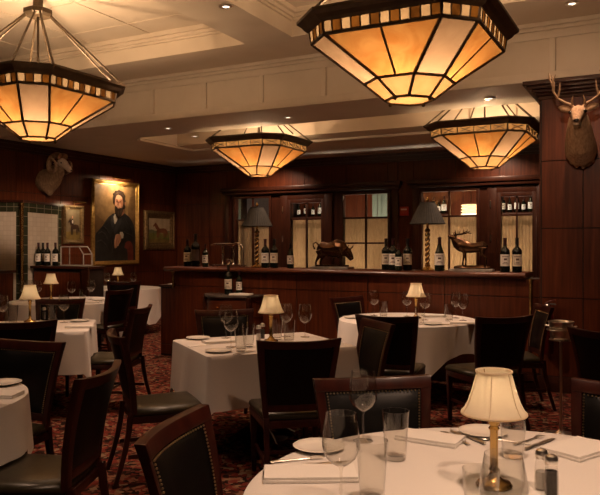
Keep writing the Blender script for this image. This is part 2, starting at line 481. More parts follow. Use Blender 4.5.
# unseen sides of the room
mb = MB().box(XR, XR+.15, YF-.1, YB+.15, 0, ZT)
panels(mb, 'y', XR, YF, YB, arange(YF+.2, YB, .94), ZROWS, -1)
struct(mb.build('wall_right', GP, smooth=0))
mb = MB().box(XL-.15, XR+.15, YF-.15, YF, 0, ZT)
panels(mb, 'x', YF, XL, XR, arange(XL+.2, XR, .94), ZROWS, 1)
struct(mb.build('wall_front', GP, smooth=0))

# ---- ceiling: plank trays, rims, the panelled beam and the low soffit
TRX = [(-8.95,-4.16),(-3.57,1.2)]; TRY = (2.6, 6.69)
mb = MB().box(XL-.1, XR+.1, YF-.1, 7.6, ZT, ZT+.1)
mb.box(XL, XR, TRY[1], 7.49, ZM, ZT).box(XL, XR, YF, TRY[0], ZM, ZT)
for a, b in ((XL,TRX[0][0]),(TRX[0][1],TRX[1][0]),(TRX[1][1],XR)): mb.box(a, b, TRY[0], TRY[1], ZM, ZT)
CF = (-7.25, .9, 8.53, 9.5, 3.62)
mb.box(XL, XR, 7.49, CF[2], ZS, ZT)                            # beam
mb.box(XL, CF[0], CF[2], YB, ZS, ZT).box(CF[1], XR, CF[2], YB, ZS, ZT).box(CF[0], CF[1], CF[3], YB, ZS, ZT)
mb.box(CF[0], CF[1], CF[2], CF[3], CF[4], ZT)
struct(mb.build('ceiling', M['ceil'], smooth=0))
# mouldings: crown steps in the trays
def ringbox(mb, x0, x1, y0, y1, d, z0, z1):
    mb.box(x0, x1, y0, y0+d, z0, z1).box(x0, x1, y1-d, y1, z0, z1).box(x0, x0+d, y0+d, y1-d, z0, z1).box(x1-d, x1, y0+d, y1-d, z0, z1)
mb = MB()
for a, b in TRX:
    for d, z0, z1 in ((.10,ZT-.05,ZT),(.06,ZT-.085,ZT-.05),(.03,ZT-.11,ZT-.085)):
        ringbox(mb, a, b, *TRY, d, z0, z1)
ringbox(mb, CF[0], CF[1], CF[2], CF[3], .05, CF[4]-.05, CF[4])
struct(mb.build('trim_4', M['ceil_trim'], smooth=0))
# beam face: rails, stiles and crown
mb = MB(); yb = 7.49
mb.box(XL, XR, yb-.022, yb, 3.17, 3.262).box(XL, XR, yb-.022, yb, 3.60, 3.68)
mb.box(XL, XR, yb-.03, yb-.022, 3.17, 3.195)
x = -6.98 - .855*2
while x < XR:
    mb.box(x-.03, x+.03, yb-.022, yb, 3.262, 3.60); x += .855
mb.box(XL, XR, yb-.05, yb, 3.68, 3.715).box(XL, XR, yb-.085, yb, 3.715, ZM)
struct(mb.build('trim_5', M['ceil_trim'], bevel=.006))
# plank joints in the left tray ceiling
mb = MB()
for a, b in TRX:
    for x in arange(a+.75, b-.2, .92): mb.box(x-.008, x+.008, TRY[0]+.1, TRY[1]-.1, ZT-.008, ZT)
    for y in (3.5, 4.45, 5.4, 6.2): mb.box(a+.1, b-.1, y-.006, y+.006, ZT-.006, ZT)
struct(mb.build('trim_6', M['ceil'], smooth=0))
# soffit lining moulding along the back
struct(MB().box(CF[0]-.1, XR, 9.98, 10.05, ZS-.035, ZS).box(CF[0]-.1, CF[0]-.03, 8.6, 9.98, ZS-.035, ZS).build('trim_7', M['ceil_trim'], smooth=0))

# ---- panelled column on the right, under the beam
CX, CYF = -1.12, 7.55
mb = MB().box(CX, XR, CYF, 8.5, 0, 3.03)
panels(mb, 'x', CYF, CX+.01, XR, [-.71] + arange(.25, XR, .96), ZROWS, -1)
panels(mb, 'y', CX, CYF+.01, 8.5, [], ZROWS, -1)
struct(mb.build('column', GP, smooth=0))
mb = MB()
for d, z0, z1 in ((.02,2.99,3.03),(.045,3.03,3.06),(.08,3.06,3.09),(.12,3.09,3.125),(.155,3.125,3.17)):
    mb.box(CX-d, XR, CYF-d, 8.5, z0, z1)
struct(mb.build('trim_8', M['frame_wood'], bevel=.008))
struct(MB().box(CX-.03, XR, CYF-.03, CYF, 0, .16).build('baseboard_column', M['frame_wood'], bevel=.008))

# ---- half-height partition and its counter
PX0, PX1, PY = -5.84, CX-.0, 7.58
mb = MB().box(PX0, PX1-.012, PY, 7.9, 0, 1.147)
panels(mb, 'x', PY, PX0+.01, PX1-.012, [-4.9,-3.97,-3.04,-2.13], [.17,.955,1.145], -1)
struct(mb.build('partition', GP, smooth=0))
mb = MB().box(PX0-.02, PX1-.03, PY-.035, PY-.012, 0, .15).box(PX0-.02, PX1-.03, PY-.025, PY-.012, .15, .17)
struct(mb.build('baseboard_partition', M['frame_wood'], bevel=.008))
mb = MB().box(PX0-.25, PX0-.002, PY+.04, 7.9, 0, .93)
panels(mb, 'x', PY+.04, PX0-.245, PX0-.01, [], [.02,.155,.92], -1)
ob = tag(mb.build('low_cabinet', GP, smooth=0), 'low mahogany cabinet end joined to the left end of the bar partition', 'cabinet')
MB().box(PX0-.27, PX0-.004, PY+.01, 7.92, .93, .96).build('cabinet_top', M['frame_wood'], ob, bevel=.006)
mb = MB()
prof = [(7.50,1.15),(7.47,1.165),(7.462,1.18),(7.47,1.198),(7.49,1.21),(8.0,1.21),(8.0,1.15)]
mb.rings([[(x,y,z) for y,z in prof] for x in (PX0-.09, PX1-.14)], 0)
tag(mb.build('bar_counter', M['panel_h'], bevel=.004), 'long polished mahogany counter top on the half-height partition', 'counter')
# brass posts under the counter nosing
for x, lab in ((PX0+.03,'left end of the partition counter'),(Xat(531,7.52),'right end of the partition counter')):
    o = thing('mounted_counter_post', 'slim upright brass post under the ' + lab, 'post', (x, 7.53, .0), 0, 'brass posts of the counter')
    z0 = .93 if x < -4 else .62
    MB().tube([(0,0,z0),(0,0,1.13)], .02, 12).build('post', M['brass'], o)
    MB().lathe([(.03,1.128),(.032,1.149)], 16).build('flange', M['brass'], o)
    MB().box(-.012,.012,0,.036,z0+.03,z0+.055).build('wall_fixing', M['brass'], o)
# ================================================================ chandeliers
def octa(a, L, C, z, d=0):
    h = L/2
    p = [(-h,-a),(h,-a),(a,-h),(a,h),(h,a),(-h,a),(-a,h),(-a,-h)]
    return [Vector((x,y,z)) for x,y in p]
def chandelier(name, label, loc, kind, s, zc, sfx, rz=0):
    """loc z is the bowl bottom; zc the ceiling it hangs from"""
    o = thing(name, label, 'chandelier', loc, rz, 'art glass bowl chandeliers')
    A = octa(.162*s, .10*s, 0, 0); B = octa(.287*s, .26*s, 0, .115*s); Cc = octa(.575*s, .79*s, 0, .37*s)
    D = octa(.59*s, .80*s, 0, .455*s); E = octa(.60*s,.80*s,0,.46*s)
    # fix chamfer so that corners follow 45 degrees
    bars = MB(); r = .011*s
    def bar(p, q, rr=r): bars.tube([p, q], rr, 6)
    def pane(ps, m, nm, par):
        c = sum(ps, Vector())/len(ps)
        q = [p + (c-p)*.02 for p in ps]
        return MB().add(q, [tuple(range(len(q)))]).build(nm, m, par, smooth=0)
    for k in range(8):
        j = (k+1) % 8
        long_side = k % 2 == 0
        # rim tiles
        if kind == 'tiles':
            n = 12 if long_side else 4
            for i in range(n):
                f0, f1 = i/n, (i+1)/n
                q = [Cc[k].lerp(Cc[j],f0)*1.01, Cc[k].lerp(Cc[j],f1)*1.01, D[k].lerp(D[j],f1), D[k].lerp(D[j],f0)]
                q[0].z = q[1].z = .372*s
                pane(q, M['tile_amber'+sfx] if i % 2 else M['tile_cream'+sfx], 'rim_tile', o)
                if i: bar(q[0], q[3], .006*s)
        else:
            n = 4 if long_side else 1
            for i in range(n):
                f0, f1 = i/n, (i+1)/n
                q = [Cc[k].lerp(Cc[j],f0)*1.01, Cc[k].lerp(Cc[j],f1)*1.01, D[k].lerp(D[j],f1), D[k].lerp(D[j],f0)]
                q[0].z = q[1].z = .372*s
                pane(q, M['tile_honey'+sfx], 'rim_tile', o)
                bar(q[0], q[3], .008*s)
                n_ = Vector(((q[0]+q[1]).x, (q[0]+q[1]).y, 0)).normalized()*.008*s
                w0, w1 = .18, .82
                pa = q[0].lerp(q[2],.2)+n_; pb = q[0].lerp(q[2],.8)+n_; pc = q[1].lerp(q[3],.2)+n_; pd = q[1].lerp(q[3],.8)+n_
                bar(pa, pb, .006*s); bar(pc, pd, .006*s)
        # upper glass
        if long_side:
            m0, m1 = (B[k]+B[j])/2, (Cc[k]+Cc[j])/2
            pane([B[k], m0, m1, Cc[k]], M['amber'+sfx], 'glass_panel', o)
            pane([m0, B[j], Cc[j], m1], M['amber'+sfx], 'glass_panel', o)
            bar(m0, m1, .009*s)
        else:
            pane([B[k], B[j], Cc[j], Cc[k]], M['pale'+sfx], 'glass_panel', o)
        pane([A[k], A[j], B[j], B[k]], M['low'+sfx], 'lower_panel', o)
        bar(A[k], B[k]); bar(B[k], Cc[k], .013*s); bar(Cc[k], D[k]); bar(A[k], A[j]); bar(B[k], B[j]); bar(Cc[k], Cc[j], .013*s)
        bars.ball(B[k], .014*s, 8, 6)
    bars.build('leading', M['bronze_metal'], o)
    pane(octa(.158*s,.096*s,0,.002*s), M['low'+sfx], 'bottom_panel', o)
    # rim moulding
    rim = MB(); 
    prof = [(.585,.80,.455),(.60,.80,.445),(.625,.83,.462),(.645,.85,.485),(.675,.87,.505),(.675,.87,.525),(.56,.78,.525),(.56,.78,.455)]
    rs = [octa(a*s, l*s, 0, z*s) for a,l,z in prof]
    rim.rings(rs + [rs[0]], 0, False, False)
    rim.build('rim', M['bronze_metal'], o, smooth=0)
    # studs under the lowest corners
    for k in range(8):
        if k % 2 == 0: MB().ball(A[k] + Vector((0,0,-.012*s)), .014*s, 8, 6).build('corner_stud', M['bronze_metal'], o)
    # lamp holders and cross arms inside the bowl
    arm = MB()
    for dx, dy in ((1,0),(0,1)):
        arm.box(-.58*s*dx-.01, .58*s*dx+.01, -.58*s*dy-.01, .58*s*dy+.01, .465*s, .48*s)
    arm.build('cross_arm', M['bronze_metal'], o, smooth=0)
    zr = .52*s; H = zc - loc[2]
    zcan = min(H, 1.22*s if kind == 'tiles' else H)
    can = MB().rings([octa(.10,.09,0,zcan-.085), octa(.13,.12,0,zcan-.06), octa(.13,.12,0,zcan-.02), octa(.09,.08,0,zcan)])
    if zcan < H - .01: can.tube([(0,0,zcan-.01),(0,0,H)], .05, 12)
    can.build('ceiling_canopy', M['bronze_metal'], o, smooth=0)
    for k in range(8):
        e = octa(.655*s, .85*s, 0, zr)[k]
        MB().tube([Vector((0,0,zcan-.06)) + Vector((e.x,e.y,0)).normalized()*.11, e], .008*s + .002, 6).build('hanging_rod', M['bronze_metal'], o)
    MB().tube([(0,0,.47*s),(0,0,zcan-.05)], .011*s, 8).build('centre_stem', M['bronze_metal'], o)
    return o
CH = [
 ('chandelier','large art glass chandelier with amber striped rim hanging over the left tables', cw(-2.62,7.0), 2.56,'tiles',1.07,ZT-.0),
 ('chandelier','large art glass chandelier with amber striped rim hanging nearest, over the middle of the room', cw(.79,5.05), 2.545,'tiles',1.02,ZT-.0),
 ('chandelier','chandelier with crossed square rim tiles hanging over the bar left of the bull', (-5.36,9.02), 2.535,'cross',1.0,3.62),
 ('chandelier','chandelier with crossed square rim tiles hanging just left of the deer column', (-2.02,9.02), 2.485,'cross',1.0,3.62)]
LAMPS = []
for n, lab, (x,y), z, kind, s, zc in CH:
    chandelier(n, lab, (x,y,z), kind, s, zc, '' if kind == 'tiles' else '_far')
    LAMPS.append((x,y,z,s))

# ================================================================ downlights
DL = []
def downlight(label, x, y, z):
    o = thing('recessed_downlight', label, 'ceiling light', (x,y,z), 0, 'recessed downlights')
    MB().lathe([(.033,-.0015),(.058,-.0015),(.064,-.008),(.058,-.012),(.036,-.012),(.033,-.004)], 24, cap0=False, cap1=False).build('trim_ring', M['steel'], o)
    MB().lathe([(0.001,-.006),(.032,-.006),(.032,-.002),(.001,-.002)], 20).build('lens', M['lamp_on'], o)
    DL.append((x,y,z))
for px, py, z, lab in ((226,6,ZM,'recessed downlight in the ceiling between the two large chandeliers'),(572,3,ZM,'recessed downlight at the top right above the deer antlers'),
        (168,128,ZS,'recessed downlight in the grey soffit above the portrait'),(288,117,ZS,'recessed downlight in the grey soffit above the chandelier left of the bull'),
        (490,98,ZS,'recessed downlight in the grey soffit above the chandelier beside the deer column'),(195,136,ZS,'faint recessed downlight in the soffit left of the far left chandelier')):
    X, Y = at(px, py, z); downlight(lab, X, Y, z)
# ================================================================ chairs
def make_chair():
    o = root('dining_chair')
    Z0, Z1 = .44, .925
    def bk(s, t, d):
        """point of the curved raked back: s across -1..1, t up 0..1, d behind the front face"""
        w = .205 + .055*t
        y = -.205 - .035*t - .075*t*t + .045*s*s*(.4+.6*t) - d
        return (s*w, y, Z0 + (Z1-Z0)*t + .012*s*s*t*t)
    def slab(s0, s1, t0, t1, d0, d1, nu, nv, arch=0):
        f = lambda d: (lambda u, v: bk(s0+(s1-s0)*u, t0+(t1-t0)*v, d))
        return MB().solidgrid(f(d0), f(d1), nu, nv)
    W = M['chair_wood']
    for sg in (-1, 1):
        a, b = sorted((sg*.84, sg*1.0))
        slab(a, b, .0, 1.0, -.004, .028, 1, 10).build('stile', W, o, bevel=.004)
        # rear leg swept back below the stile
        p = []
        for t in (0, .25, .5, .75, 1):
            z = .455*(1-t); y = -.222 - .10*t**1.6; x = sg*(.190 + .004*t); w = .034 - .006*t
            p.append([(x-w/2,y-w/2,z),(x+w/2,y-w/2,z),(x+w/2,y+w/2,z),(x-w/2,y+w/2,z)])
        MB().rings(p).build('leg', W, o, bevel=.004)
        MB().frustum((sg*.205,.215,0), .028, .028, (sg*.212,.215,.40), .044, .044).build('leg', W, o, bevel=.004)
        MB().box(sg*.197-.009, sg*.197+.009, -.24, .205, .17, .195).build('side_stretcher', W, o, bevel=.003)
    MB().box(-.195,.195,-.02,-.002,.172,.193).build('cross_stretcher', W, o, bevel=.003)
    slab(-1.0, 1.0, .90, 1.0, -.008, .030, 14, 2).build('top_rail', W, o, bevel=.005)
    slab(-.84, .84, .10, .185, 0, .026, 10, 1).build('lower_rail', W, o, bevel=.003)
    def pad(d, bul):
        return lambda u, v: bk(-.84+1.68*u, .185+.715*v, d + bul*min(1, 8*u*(1-u))*min(1, 8*v*(1-v)))
    MB().solidgrid(pad(.004,-.014), pad(.022,.010), 12, 12).build('backrest', M['leather'], o, smooth=60)
    nb = MB()
    for i in range(27):
        s = -.80 + 1.6*i/26
        nb.ball(bk(s, .885, -.006), .0042, 6, 4)
    for i in range(1, 30):
        t = .885 - .68*i/29
        for s in (-.80, .80): nb.ball(bk(s, t, -.006), .0042, 6, 4)
    nb.build('nailhead_trim', M['nail'], o)
    # seat
    MB().poly([(-.235,.235),(.235,.235),(.205,-.215),(-.205,-.215)][::-1], .385, .43).build('seat_frame', W, o, bevel=.005)
    def outline(k):
        return [( .238*k, .238*k),( .10*k,.247*k),(-.10*k,.247*k),(-.238*k,.238*k),(-.205*k,-.20*k),(0,-.205*k),(.205*k,-.20*k)]
    rs = [[(x,y,z) for x,y in outline(k)] for k,z in ((.97,.43),(1.0,.445),(.99,.462),(.93,.477),(.75,.487),(.4,.492))]
    MB().rings(rs).build('seat', M['seat_leather'], o, smooth=70)
    return o
SEATS = []
def chair(R, F, a, b, label, dz=0):
    """R, F is the middle of the top rail; a, b the way the sitter faces"""
    th = face(a, b); X, Y = cw(R, F)
    off = -.305
    X -= -sin(th)*off; Y -= cos(th)*off
    SEATS.append((X, Y, th))
    return place('chair', make_chair, label, 'chair', (X, Y, 0), th, 'leather dining chairs')
for R, F, a, b, lab in [
    (0,4.18,-.2,.98, 'dining chair with back to us at the near side of the middle square table'),
    (.305,3.02,.19,-.98, 'dining chair with nailhead trimmed back facing us across the front round table'),
    (-.42,2.235,.976,-.218, 'nailhead trimmed dining chair in the lower left foreground beside the front round table'),
    (-1.20,4.50,.93,.37, 'dining chair seen edge on with olive seat, left of the middle square table'),
    (-2.26,8.88,-.92,.4, 'dining chair with greyish back by the far left round table, below the portrait'),
    (-1.43,6.43,-.99,.1, 'dining chair seen side on at the right end of the left lamp table'),
    (-2.74,10.9,-.3,.95, 'farthest dining chair, only its dark top rail showing before the lamp under the portrait'),
    (-.89,3.19,-1,.06, 'side-on dining chair at lower left, its olive seat by the corner table'),
    (-1.60,4.17,-.35,-.94, 'black backed dining chair with reddish top rail behind the lower left corner table'),
    (-2.07,5.2,-.42,.91, 'black backed dining chair at the near side of the left lamp table'),
    (-.67,6.17,.25,-.97, 'dining chair facing us behind the middle square table, before the bow front cabinet'),
    (.49,7.66,.7,-.71, 'dining chair behind the left edge of the right round table, against the partition'),
    (.69,5.62,.32,.95, 'dining chair with wide black back at the near left of the right round table'),
    (.60,5.20,-.94,-.33, 'dining chair with glossy brown back turned edge on, right of the middle square table'),
    (1.64,5.56,-.31,.95, 'dining chair with black back at the near right of the right round table'),
    (2.30,6.53,-1,.05, 'dining chair side on at the far right of the round table, beside the column'),
    (1.98,4.65,.87,.5, 'black dining chair at the right edge beside the ice bucket stand'),
    (1.36,2.81,-.7,-.7, 'nailhead trimmed dining chair at the right edge by the front round table'),
    (-2.53,7.42,.05,-1, 'dining chair with dark back on the far side of the left lamp table'),
    ]:
    chair(R, F, a, b, lab)

# ================================================================ tables under linen
def outline_round(r, n=144):
    return [((r*cos(2*pi*i/n), r*sin(2*pi*i/n)), (cos(2*pi*i/n), sin(2*pi*i/n))) for i in range(n)]
def outline_rect(hx, hy, cr=.03):
    p = []
    for k, (sx, sy) in enumerate(((1,1),(-1,1),(-1,-1),(1,-1))):
        a0 = k*pi/2
        cx, cy = sx*(hx-cr), sy*(hy-cr)
        for i in range(15):
            a = a0 + pi/2*i/14
            p.append(((cx+cr*cos(a), cy+cr*sin(a)), (cos(a), sin(a))))
        # straight side to the next corner
        nx, ny = cos(a0+pi/2), sin(a0+pi/2)
        L = 2*((hx if k % 2 == 0 else hy)-cr)
        ex, ey = p[-1][0]
        tx, ty = -ny, nx
        for i in range(1, 22):
            p.append(((ex+tx*L*i/22, ey+ty*L*i/22), (nx, ny)))
    return p
def over_seat(X, Y, z, mg=0):
    for sx, sy, th in SEATS:
        dx, dy = X-sx, Y-sy
        lx = dx*cos(th)+dy*sin(th); ly = -dx*sin(th)+dy*cos(th)
        if abs(lx) < .24+mg and -.22 < ly < .252+mg: return max(z, .503)
    return z
def cloth(name, label, out, drop, seed, loc, rz, amp=.010, folds=9):
    """table linen: flat top, soft edge and a hanging skirt with folds; drop(nx, ny, x, y) gives the hem length"""
    rnd = random.Random(seed)
    ph = [rnd.uniform(0, 2*pi) for _ in range(4)]
    n = len(out); vs = []; fs = []
    per = [0]
    for i in range(n):
        a, b = out[i][0], out[(i+1) % n][0]
        per.append(per[-1] + math.hypot(b[0]-a[0], b[1]-a[1]))
    tot = per[-1]
    levels = [('t', .25), ('t', .6), ('t', .9), ('t', .985), ('e', 0)] + [('h', k/12) for k in range(1, 13)]
    vs.append((0,0,.757))
    for typ, k in levels:
        for i, ((x, y), (nx, ny)) in enumerate(out):
            if typ == 't': vs.append((x*k, y*k, .757))
            elif typ == 'e': vs.append((x+nx*.006, y+ny*.006, .752))
            else:
                d = drop(nx, ny, x, y); h = d*k
                th = atan2(y, x)
                w = sin(folds*th + ph[0]) + .6*sin((folds*2+1)*th + ph[1]) + .35*sin((folds*3+2)*th + ph[2])
                cor = min(abs(nx), abs(ny))*1.41
                for _ in range(2):
                    o = .008 + .07*h + amp*(h/.3)*w + .05*cor*cor*h
                    px, py = x+nx*o, y+ny*o
                    zz = over_seat(loc[0]+px*cos(rz)-py*sin(rz), loc[1]+px*sin(rz)+py*cos(rz), .752-h, .04 if seed == 1 else 0)
                    h = .752 - zz
                vs.append((px, py, zz - k*.002))
    for i in range(n): fs.append((0, 1+i, 1+(i+1) % n))
    for L in range(len(levels)-1):
        for i in range(n):
            a = 1+L*n+i; b = 1+L*n+(i+1) % n
            fs.append((a, a+n, b+n, b))
    mb = MB(); mb.add(vs, fs)
    o = mb.build('tablecloth', M['cloth'], smooth=60, loc=loc, rz=rz)
    return tag(o, label, 'tablecloth', 'white tablecloths')
def make_table(label, out, hx, hy, loc, rz, rounded):
    o = thing('dining_table', label, 'table', loc, rz, 'dining tables under white cloths')
    MB().poly([(x*.985, y*.985) for (x,y),_ in out], .715, .745).build('tabletop', M['chair_wood'], o, smooth=0)
    if True:
        MB().lathe([(.20,.04),(.06,.09),(.05,.35),(.065,.66),(.16,.714)], 20, cap0=True).build('pedestal', M['chair_wood'], o)
        for k in range(4):
            a = k*pi/2
            MB().tube([(.04*cos(a),.04*sin(a),.14),(.15*cos(a),.15*sin(a),.09),(.26*cos(a),.26*sin(a),.032)], [(.035,.03),(.03,.025),(.028,.022)], 8).build('foot', M['chair_wood'], o)
    return o
def sqdrop(S, r):
    def f(nx, ny, x, y):
        m = max(abs(nx), abs(ny))
        e = 10.0
        d = S/((abs(nx)**e + abs(ny)**e)**(1/e))
        return min(d - r, .58)
    return f
def rectdrop(D):
    def f(nx, ny, x, y):
        return D/max(abs(nx), abs(ny))
    return f
def T(lab, R, F, rz_cam, shape, S, seed, folds=9):
    X, Y = cw(R, F); rz = rz_cam + YAW
    if shape[0] == 'round':
        out = outline_round(shape[1]); hx = hy = shape[1]; dr = sqdrop(S, shape[1])
    else:
        out = outline_rect(shape[1], shape[2]); hx, hy = shape[1:]; dr = rectdrop(S)
    make_table(lab + ', hidden under its white cloth', out, hx, hy, (X,Y,0), rz, shape[0] == 'round')
    cloth('c', 'white tablecloth on the ' + lab, out, dr, seed, (X,Y,0), rz, folds=folds)
    return X, Y
T('front round table with the large lit lamp', .635, 2.06, radians(20), ('round',.80), 1.035, 1)
T('middle square table with its corner towards us', -.29, 5.33, radians(25), ('rect',.57,.455), .36, 2, 7)
T('right round table before the partition', 1.08, 7.03, radians(40), ('round',.68), .94, 3)
T('left table with the lit lamp', -2.49, 6.41, radians(12), ('rect',.56,.48), .36, 4, 7)
T('far left round table before the tiled bar', -3.12, 9.36, radians(20), ('round',.73), 1.03, 5)
T('farthest round table under the portrait', -3.15, 12.15, radians(15), ('round',.72), 1.05, 6)
T('lower left corner table cut by the frame', -1.99, 3.37, radians(35), ('round',.63), .87, 7)
ZTAB = .758

# ================================================================ table lamps
def make_lamp():
    o = root('table_lamp')
    MB().lathe([(.052,0),(.056,.006),(.05,.014),(.03,.02),(.018,.032),(.012,.045),(.016,.052),(.0125,.06),(.0125,.17),(.017,.178),(.012,.186),(.018,.196),(.018,.21),(.006,.215),(.006,.23)], 24).build('brass_stem', M['brass'], o)
    n = 32
    def prof(g):
        return [(.099-g,.222),(.0975-g,.228),(.089-g,.240),(.080-g,.258),(.0715-g,.282),(.064-g,.308),(.0565-g,.336),(.053-g,.350),(.054-g,.354)]
    sh = MB().lathe(prof(0), n, cap0=False, cap1=False)
    ob = sh.build('lamp_shade', M['shade'], o)
    for rr, z in ((.0985,.225),(.0545,.353)):
        rs = [[((rr+.0022*cos(2*pi*j/6))*cos(2*pi*i/n), (rr+.0022*cos(2*pi*j/6))*sin(2*pi*i/n), z+.004*sin(2*pi*j/6)) for i in range(n)] for j in range(6)]
        MB().rings(rs + [rs[0]], 0, False, False).build('shade_rim', M['shade'], ob)
    rb = MB()
    for k in range(6):
        a = k*pi/3 + .3
        rb.tube([((r+.001)*cos(a), (r+.001)*sin(a), z) for r, z in prof(0)], .0016, 5)
    rb.build('shade_seam', M['shade'], ob)
    MB().ball((0,0,.285), .015, 10, 8, sc=(1,1,1.5)).build('bulb', M['bulb'], o)
    sp = MB()
    for k in range(3):
        a = k*2*pi/3; sp.tube([(.005*cos(a),.005*sin(a),.228),(.0525*cos(a),.0525*sin(a),.352)], .0012, 4)
    sp.build('shade_carrier', M['brass'], o)
    return o
TL = []
def lamp(x, y, label):
    X, Y = at(x, y, ZTAB)
    place('lamp', make_lamp, label, 'lamp', (X,Y,ZTAB), .3, 'small brass table lamps')
    TL.append((X,Y,ZTAB))
lamp(494, 486, 'large lit cream-shaded brass lamp on the front round table')
lamp(271, 341.5, 'lit cream-shaded brass lamp on the middle square table')
lamp(416, 318.5, 'lit cream-shaded brass lamp on the right round table')
lamp(30, 322, 'lit cream-shaded brass lamp on the left table, nearer of the two at the left')
lamp(51, 300.2, 'lit cream-shaded brass lamp before the tiled bar, beyond the nearer left one')
lamp(118, 288.0, 'farthest small lit brass lamp, just below the portrait frame')

# ================================================================ glassware
def make_wine():
    o = root('wine_glass')
    MB().lathe([(.001,.0),(.038,.0),(.0385,.0015),(.02,.004),(.006,.009),(.004,.015)], 28, cap0=False, cap1=False).build('foot', M['glass'], o)
    MB().lathe([(.004,.015),(.0036,.06),(.0042,.10),(.0075,.112)], 14, cap0=False, cap1=False).build('stem', M['glass'], o)
    ou = [(.0075,.112),(.024,.121),(.042,.137),(.0525,.160),(.0545,.182),(.0515,.215),(.046,.247),(.043,.265)]
    inn = [(r-.0012, z) for r, z in reversed(ou[1:])] + [(.006,.1155)]
    MB().lathe(ou + inn + [(.001,.115)], 36, cap0=False, cap1=False).build('bowl', M['glass'], o, smooth=80)
    return o
def make_tumbler():
    o = root('water_tumbler')
    ou = [(.001,.0),(.034,.0),(.0365,.003),(.040,.06),(.0445,.12),(.048,.168)]
    inn = [(.0465,.168),(.043,.12),(.0385,.06),(.034,.016),(.001,.013)]
    MB().lathe(ou + inn, 36, cap0=False, cap1=False).build('glass_body', M['glass'], o, smooth=50)
    return o
def make_shaker(kind):
    def f():
        o = root('salt_shaker' if kind == 's' else 'pepper_shaker')
        n = 8
        MB().lathe([(.019,0),(.021,.004),(.0205,.06),(.017,.092),(.0165,.098)], n, cap1=False).build('glass_body', M['glass'], o, smooth=20)
        MB().lathe([(.0165,.004),(.0175,.006),(.0175,.055 if kind == 's' else .075),(.001,.056 if kind == 's' else .077)], n).build('filling', M['white_salt'] if kind == 's' else M['pepper'], o, smooth=20)
        MB().lathe([(.0185,.094),(.0195,.098),(.0195,.110),(.016,.119),(.008,.123),(.001,.124)], 18).build('screw_cap', M['steel'], o)
        return o
    return f
def wine(x, y, label, grp='wine glasses on the tables'):
    X, Y = at(x, y, ZTAB); place('wine', make_wine, label, 'wine glass', (X,Y,ZTAB), 0, grp)
def wineRF(R, F, label):
    X, Y = cw(R, F); place('wine', make_wine, label, 'wine glass', (X,Y,ZTAB), 0, 'wine glasses on the tables')
def tumb(x, y, label):
    X, Y = at(x, y, ZTAB); place('tumbler', make_tumbler, label, 'tumbler', (X,Y,ZTAB), 0, 'water tumblers on the tables')
def shaker(k, x, y, label):
    X, Y = at(x, y, ZTAB); place('shaker'+k, make_shaker(k), label, 'salt shaker' if k == 's' else 'pepper shaker', (X,Y,ZTAB), .2, 'salt and pepper shakers')
# front table
wine(341, 506, 'large wine glass nearest the left of the front table, before the white plate')
wine(363, 441, 'wine glass on the front table right against the facing chair back')
tumb(372, 497, 'water tumbler at the lower middle of the front table, beside the nearest wine glass')
tumb(395.5, 459, 'water tumbler on the front table before the facing chair, left of the folded napkin')
wineRF(.465, 1.60, 'wine glass standing close before the brass stem of the large lamp')
tumb(481, 534, 'water tumbler at the bottom edge before the large lamp')
tumb(513, 457, 'water tumbler just behind the large lamp, right of its stem')
shaker('s', 541.5, 489, 'salt shaker with steel cap right of the large lamp')
shaker('p', 551.5, 496, 'dark pepper shaker with steel cap right of the large lamp')
# middle table
wine(226, 338, 'farther of the two overlapping wine glasses at the left of the middle square table')
wine(231, 347, 'nearer of the two overlapping wine glasses at the left of the middle square table')
tumb(241, 351, 'left tumbler of the touching pair on the middle square table')
tumb(248.5, 346.5, 'right tumbler of the touching pair on the middle square table')
wine(305, 337, 'single wine glass at the right end of the middle square table')
wine(286, 336.5, 'wine glass just right of the middle table lamp shade')
tumb(277, 339.5, 'tumbler just right of the middle table lamp stem')
tumb(289, 342, 'tumbler between the middle table lamp and the single wine glass')
shaker('s', 258.5, 341.0, 'salt shaker left of the middle table lamp')
shaker('p', 262.5, 338.5, 'pepper shaker left of the middle table lamp')
# right table
wine(374, 315.5, 'wine glass at the left end of the right round table')
tumb(383.5, 317, 'tumbler at the left end of the right round table, behind the black chair')
wine(407, 316.3, 'wine glass close left of the right round table lamp')
wine(425, 320, 'wine glass close right of the right round table lamp')
tumb(420, 324, 'tumbler before the right round table lamp')
tumb(449, 321, 'tumbler in the middle of the right round table, right of the lamp')
wine(456, 318, 'left wine glass of the pair at the right of the right round table')
wine(463, 320.5, 'right wine glass of the pair at the right of the right round table')
# left table
wine(64, 322.5, 'wine glass at the right of the left lamp table')
tumb(52.5, 321.5, 'tumbler right of the left table lamp')
tumb(13, 323, 'tumbler left of the left table lamp')
wine(3, 324, 'wine glass at the far left edge of the left lamp table')
shaker('p', 44, 319.5, 'small pepper shaker right of the left table lamp stem')
# far left round table
wine(71.5, 301.2, 'wine glass on the far round table, right of its lamp')
wine(91, 299.6, 'wine glass at the right end of the far round table')
tumb(82.5, 301.0, 'tumbler between two wine glasses on the far round table')
wine(38, 300.4, 'wine glass on the far round table, left of its lamp')
wine(30, 299.2, 'wine glass on the far round table showing over the nearer lamp shade')
wine(22, 300.3, 'wine glass at the left end of the far round table')
# farthest table
wine(107, 288.2, 'wine glass left of the farthest lamp under the portrait')
wine(133.5, 287.8, 'wine glass right of the farthest lamp under the portrait')
tumb(112.5, 288.6, 'tumbler left of the farthest lamp under the portrait')
tumb(126, 288.4, 'tumbler right of the farthest lamp under the portrait')

